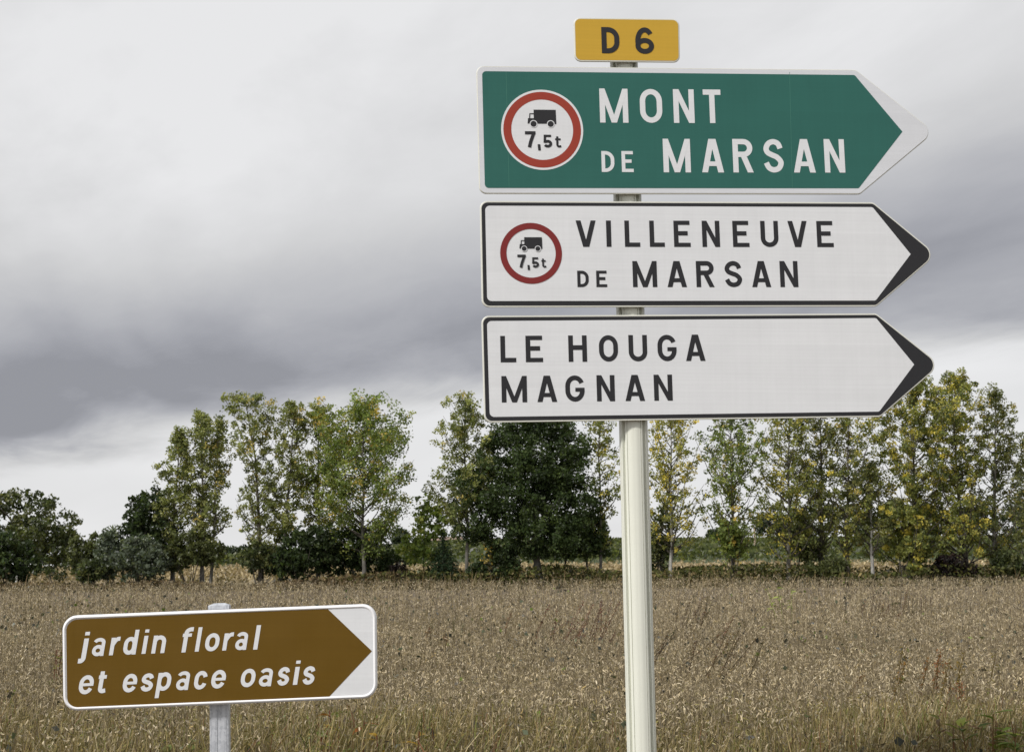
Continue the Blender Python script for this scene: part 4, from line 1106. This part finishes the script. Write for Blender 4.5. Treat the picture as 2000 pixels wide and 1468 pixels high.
def build_verge():
    """olive grass and weeds along the near edge of the field"""
    r = rng(101); n = 76000
    d = r.uniform(4.6, 9.6, n) ; d = np.where(d > 8.4, d - r.random(n) * 1.2, d); x = d * r.uniform(-0.42, 0.42, n)
    tall = np.clip((d - 5.0) / 1.9, 0.12, 1)
    keep = r.random(n) < np.clip(0.75 + 0.4 * nz2(x, d, 1.6, 12), 0.2, 1) * np.clip(1.5 - (d - 6.8) * 0.42, 0.15, 1); d = d[keep]; x = x[keep]; tall = tall[keep]; n = len(d)
    H = (0.80 + 0.07 * nz2(x, d, 2.2, 13)) * tall * r.uniform(0.75, 1.06, n)
    L = r.uniform(0.14, 0.38, n)
    lean = r.normal(0, 0.35, (n, 2)); lean[:, 0] += 0.22
    dr = np.stack([lean[:, 0], lean[:, 1], np.ones(n)], 1); dr /= np.linalg.norm(dr, axis=1)[:, None]
    c = np.stack([x, d, np.maximum(0, H - L)], 1)
    col = np.array([(0.27, 0.215, 0.095), (0.17, 0.140, 0.060), (0.38, 0.30, 0.165), (0.14, 0.16, 0.05), (0.18, 0.085, 0.05), (0.42, 0.35, 0.21)])[r.choice(6, n, p=[.32, .24, .18, .10, .06, .10])]
    col = col * np.exp(r.normal(0, 0.22, (n, 1)))
    v1, f1 = blades(c, dr, L, r.uniform(0.003, 0.0065, n), r.uniform(-0.15, 0.15, n), r)
    c1 = np.repeat(col, 6, axis=0)
    # seed heads and small leaves scattered on the blades
    m = 40000; q = r.integers(0, n, m)
    cc = c[q] + dr[q] * (L[q] * r.uniform(0.2, 1.05, m))[:, None] + r.normal(0, 0.012, (m, 3))
    v2, f2 = leaf_quads(cc, r.uniform(0.006, 0.013, m), r, aspect=0.45)
    lc = np.array([(0.20, 0.155, 0.055), (0.12, 0.10, 0.04), (0.13, 0.16, 0.04), (0.33, 0.27, 0.15)])[r.choice(4, m, p=[.42, .28, .14, .16])]
    c2 = np.repeat(lc * np.exp(r.normal(0, 0.2, (m, 1))), 4, axis=0)
    o = mk('verge_grass', np.concatenate([v1, v2]), np.concatenate([f1, f2 + len(v1)]), M['crop'], origin=(0, 6, 0), colors=np.concatenate([c1, c2]))
    o['kind'] = 'stuff'; o['label'] = 'olive brown grass and seed stalks along the near field edge'; o['category'] = 'grass'
build_verge()

def build_far_cover():
    r = rng(102)
    # rough growth at the foot of the trees
    n = 26000; d = r.uniform(96.0, 99.5, n); x = d * r.uniform(-0.42, 0.42, n)
    right = np.clip((x + 12) / 6, 0, 1)
    H = (0.55 + 0.75 * right + 0.25 * nz2(x, d, 0.5, 14)) * r.random(n) ** 0.6
    z = terrain(x, d) + np.maximum(0.05, H)
    v1, f1 = leaf_quads(np.stack([x, d, z], 1), r.uniform(0.08, 0.19, n), r, aspect=0.5)
    gcol = np.array([(0.080, 0.090, 0.028), (0.12, 0.118, 0.040), (0.20, 0.155, 0.07), (0.055, 0.062, 0.022)])[r.choice(4, n, p=[.35, .25, .15, .25])]
    bcol = np.array([(0.19, 0.135, 0.075), (0.12, 0.088, 0.05), (0.09, 0.085, 0.03), (0.26, 0.20, 0.11)])[r.choice(4, n, p=[.35, .3, .2, .15])]
    c1 = np.where((r.random(n) < right)[:, None], gcol, bcol) * np.exp(r.normal(0, 0.2, (n, 1)))
    ns = 5000; ds = r.uniform(95.2, 98.5, ns); xs = ds * r.uniform(-0.42, 0.42, ns)
    ks = r.random(ns) < np.clip(0.45 + 0.5 * nz2(xs, ds, 0.4, 21), 0.05, 1); ds = ds[ks]; xs = xs[ks]; ns = len(ds)
    dd = np.stack([r.normal(0.08, 0.2, ns), r.normal(0, 0.2, ns), np.ones(ns)], 1); dd /= np.linalg.norm(dd, axis=1)[:, None]
    vb, fb = blades(np.stack([xs, ds, terrain(xs, ds)], 1), dd, r.uniform(0.6, 1.3, ns), r.uniform(0.015, 0.04, ns), r.uniform(-.1, .1, ns), r)
    cb = np.array([(0.24, 0.175, 0.10), (0.15, 0.12, 0.055), (0.33, 0.26, 0.15)])[r.choice(3, ns)] * np.exp(r.normal(0, 0.2, (ns, 1)))
    o = mk('field_edge_growth', np.concatenate([v1, vb]), np.concatenate([f1, fb + len(v1)]), M['crop'], origin=(0, 97, 0), colors=np.concatenate([np.repeat(c1, 4, axis=0), np.repeat(cb, 6, axis=0)]))
    o['kind'] = 'stuff'; o['label'] = 'low rough growth at the foot of the tree row'; o['category'] = 'undergrowth'
    # pale dry crop beyond
    n = 42000; d = 1 / r.uniform(1 / 176, 1 / 103, n); x = d * r.uniform(-0.42, 0.42, n)
    z = terrain(x, d) + r.random(n) * 0.55
    v1, f1 = leaf_quads(np.stack([x, d, z], 1), r.uniform(0.10, 0.24, n), r, aspect=0.45)
    c1 = np.array([(0.36, 0.29, 0.175), (0.27, 0.21, 0.125), (0.46, 0.385, 0.25), (0.15, 0.12, 0.07)])[r.choice(4, n, p=[.4, .3, .15, .15])] * np.exp(r.normal(0, 0.15, (n, 1)))
    o = mk('far_crop', v1, f1, M['crop'], origin=(0, 120, 0), colors=np.repeat(c1, 4, axis=0))
    o['kind'] = 'stuff'; o['label'] = 'pale dry crop beyond the tree row'; o['category'] = 'crop'
    # vineyard rows across the slope
    V = []; RT = []
    for row in np.arange(180, 340, 5.2):
        m = 2300; x = r.uniform(-55, 150, m); RT.append(np.full(m, r.uniform(0.7, 1.3))); V.append(np.stack([x, row + r.normal(0, 0.35, m), terrain(x, np.full(m, row)) + 0.25 + r.random(m) * 1.35], 1))
    c = np.concatenate(V); n = len(c); rowtone = np.concatenate(RT)
    v1, f1 = leaf_quads(c, r.uniform(0.20, 0.42, n), r, aspect=0.7)
    o = mk('vineyard', v1, f1, M['leaf'], origin=(0, 250, 3), colors=np.repeat(pick('vine', n, r) * rowtone[:, None], 4, axis=0))
    o['kind'] = 'stuff'; o['label'] = 'green vineyard rows on the rising slope beyond'; o['category'] = 'vineyard'
build_far_cover()

# ------------------------------------------------------------------ single weeds standing out of the crop
def leaf_shape(p, d, side, L, w, droop=0.2):
    """a pointed leaf of 4 segments with a folded midrib"""
    v = []; d = d.normalized(); up = side.cross(d).normalized()
    for t, k_ in ((0, .12), (.25, .8), (.5, 1.0), (.75, .65), (1, .02)):
        c = p + d * (L * t) - up * (droop * L * t * t)
        v += [c - side * w * k_ + up * w * .25 * k_, c, c + side * w * k_ + up * w * .25 * k_]
    f = []
    for i in range(4):
        a = i * 3
        f += [(a, a + 1, a + 4, a + 3), (a + 1, a + 2, a + 5, a + 4)]
    return v, f

def colmk(name, parts, col, parent, r, mat='weed'):
    v, f = merge(parts); c = np.tile(np.array(col), (len(v), 1))
    return mk(name, v, f, M[mat], parent, origin=ORG[parent.name], colors=c)

def crop_spot(px, py, h):
    """where a stalk of height h whose tip shows at (px, py) stands"""
    d = ray(px, py); t = (h - CAM.z) / d.z
    return CAM + d * t

def dock(label, px, py, seed, h, n=7, leanx=0.25, col=(0.12, 0.072, 0.045), spread=0.12, group='dry brown dock stalks'):
    """dry stalks with seed spikes sticking up out of the crop"""
    r = rng(seed); tip = crop_spot(px, py, h); b = Vector((tip.x - leanx, tip.y, 0))
    root = thing('dock_weed', b, label, 'weed', group); lean0 = leanx
    for i in range(n):
        leanx = lean0 * r.uniform(0.2, 1.6)
        t_ = tip + Vector((r.normal(-spread * 0.5, spread), r.normal(0, spread), -abs(r.normal(0, 0.5 * (h - 0.74))) if i else 0))
        m_ = Vector((t_.x - leanx * r.uniform(0.5, 1.0), t_.y, 0.66)) + Vector((r.normal(0, 0.02), r.normal(0, 0.02), 0))
        v, f = tube([b + Vector((r.normal(0, .02), r.normal(0, .02), 0)), m_, t_], [0.005, 0.004, 0.002], 4)
        colmk('stalk', [(v, f)], col, root, r)
        parts = []; bow = r.uniform(-0.03, 0.05)
        for q in range(80):
            s_ = 0.45 + 0.55 * (q + r.random()) / 80; p0 = m_.lerp(t_, (s_ - .45) / .55) + Vector((0, 0, bow * math.sin(math.pi * (s_ - .45) / .55)))
            c_ = np.array([p0]) + r.normal(0, 0.012, (1, 3)); vv, ff = leaf_quads(c_, np.array([r.uniform(.006, .013)]), r, aspect=0.45)
            parts.append(([Vector(a) for a in vv], [tuple(a) for a in ff]))
        sp_ = colmk('seed_spike', parts, (col[0] * r.uniform(.8, 1.5), col[1] * r.uniform(.8, 1.4), col[2]), root, r); sp_['kind'] = 'stuff'
    return root

def broadleaf(label, px, py, seed, h, n=9, col=(0.12, 0.17, 0.03), stem=(0.18, 0.05, 0.04), L=0.085, w=0.016, cols=None, spread=0.10, group='green leafed weeds'):
    r = rng(seed); tip = crop_spot(px, py, h); b = Vector((tip.x, tip.y, 0))
    root = thing('leafy_weed', b, label, 'weed', group)
    for s_ in range(3):
        t_ = tip + Vector((r.normal(0, spread), r.normal(0, spread * .6), -abs(r.normal(0, .06)) if s_ else 0))
        m_ = b.lerp(t_, .6) + Vector((r.normal(0, .03), 0, 0))
        v, f = tube([b, m_, t_], [.006, .0045, .0025], 5); colmk('stem', [(v, f)], stem, root, r)
        for q in range(n):
            p0 = m_.lerp(t_, r.uniform(0.1, 1.0)); a = r.uniform(0, 6.283)
            d = Vector((math.cos(a), math.sin(a) * .8, r.uniform(-.1, .7))); sd_ = d.cross(Vector((r.normal(0, .3), r.normal(0, .3), 1))).normalized()
            cc = (cols or [col])[int(r.integers(0, len(cols or [col])))]; k_ = r.uniform(.75, 1.3)
            colmk('leaf', [leaf_shape(p0, d, sd_, L * r.uniform(.6, 1.2), w * r.uniform(.8, 1.2), r.uniform(.05, .5))], tuple(x * k_ for x in cc), root, r)
    return root

dock('rust brown dock clump just left of the signpost, upper field', 1185, 1172, 201, 1.16, 16, 0.22, (0.13, 0.065, 0.045), 0.28)
dock('dark dry weed stalks right of the signpost near the field top', 1384, 1158, 202, 1.14, 12, 0.2, (0.10, 0.075, 0.045), 0.2)
dock('dark slanting stalk close to the right of the signpost', 1334, 1228, 203, 1.03, 4, 0.3, (0.085, 0.06, 0.04), 0.06)
dock('long slanting brown stalk in the middle of the right field', 1452, 1205, 204, 1.15, 8, 0.4, (0.12, 0.09, 0.05), 0.12)
dock('tall thin brown tuft under the bowing poplar', 1735, 1145, 205, 1.18, 16, 0.1, (0.12, 0.085, 0.055), 0.28)
dock('thin brown tuft right of the tall one, upper right field', 1792, 1150, 206, 1.1, 10, 0.12, (0.13, 0.095, 0.06), 0.2)
dock('bushy ochre seed stalk at lower right of the field', 1838, 1262, 207, 1.05, 14, 0.12, (0.16, 0.115, 0.045), 0.12)
dock('upright ochre stalk right of the bushy one', 1880, 1290, 208, 1.0, 3, 0.08, (0.17, 0.13, 0.05), 0.05)
dock('faint brown stalks in the field left of centre', 872, 1206, 209, 0.95, 9, 0.02, (0.15, 0.105, 0.06), 0.2)
G1 = [(0.18, 0.25, 0.05), (0.27, 0.30, 0.06), (0.12, 0.16, 0.04)]
AU = [(0.15, 0.18, 0.035), (0.34, 0.24, 0.035), (0.30, 0.11, 0.03), (0.12, 0.16, 0.03)]
broadleaf('pale yellow green feathery weed in the upper right field', 1535, 1146, 210, 1.2, 14, (0.30, 0.36, 0.09), (0.26, 0.30, 0.08), 0.10, 0.016, None, 0.16)
broadleaf('red stemmed green weed below the tip of the brown sign', 690, 1386, 211, 0.86, 13, cols=AU, spread=0.10)
broadleaf('small green weed left of the red stemmed one under the brown sign', 640, 1408, 212, 0.82, 9, cols=G1, spread=0.09)
broadleaf('pale green leaved weed beside the grey post foot', 372, 1422, 213, 0.82, 9, cols=[(0.17, 0.20, 0.07), (0.12, 0.17, 0.045)], stem=(0.12, 0.13, 0.04), L=0.06, w=0.024, spread=0.07)
broadleaf('orange tinged weed at the bottom right of the brown sign', 768, 1428, 214, 0.8, 8, cols=[(0.38, 0.24, 0.035), (0.20, 0.17, 0.04), (0.30, 0.26, 0.13)], spread=0.07)
broadleaf('large green leaved red stemmed weed in the bottom right corner', 1922, 1392, 215, 0.88, 12, cols=G1, L=0.11, w=0.022, spread=0.11, stem=(0.20, 0.12, 0.06))
broadleaf('green weed at the right edge bottom corner', 1982, 1412, 216, 0.86, 10, cols=G1, L=0.09, w=0.018, spread=0.07, stem=(0.20, 0.12, 0.06))
broadleaf('brownish curled weed left of the bottom right corner weed', 1866, 1398, 217, 0.86, 9, cols=[(0.12, 0.085, 0.05), (0.17, 0.18, 0.05), (0.15, 0.09, 0.05)], stem=(0.19, 0.14, 0.075), L=0.07, w=0.009, spread=0.08)
broadleaf('dark round leaved sprout in the lower field right of the signpost', 1556, 1384, 218, 0.84, 3, cols=[(0.05, 0.065, 0.03), (0.075, 0.095, 0.03)], stem=(0.15, 0.12, 0.06), L=0.05, w=0.021, spread=0.05)
broadleaf('dark leaved sprout in the field right of the brown sign', 800, 1268, 219, 0.86, 2, cols=[(0.045, 0.06, 0.03)], stem=(0.15, 0.12, 0.06), L=0.06, w=0.026, spread=0.06)
broadleaf('pale leaved sprout close to the left of the signpost', 1180, 1290, 220, 0.88, 3, cols=[(0.20, 0.24, 0.10), (0.05, 0.065, 0.03)], stem=(0.15, 0.12, 0.06), L=0.055, w=0.024, spread=0.07)
broadleaf('reddish green weed left of the brown sign', 104, 1262, 221, 0.96, 12, cols=[(0.17, 0.20, 0.05), (0.16, 0.075, 0.04), (0.20, 0.17, 0.05)], stem=(0.18, 0.07, 0.045), L=0.07, w=0.009, spread=0.12)
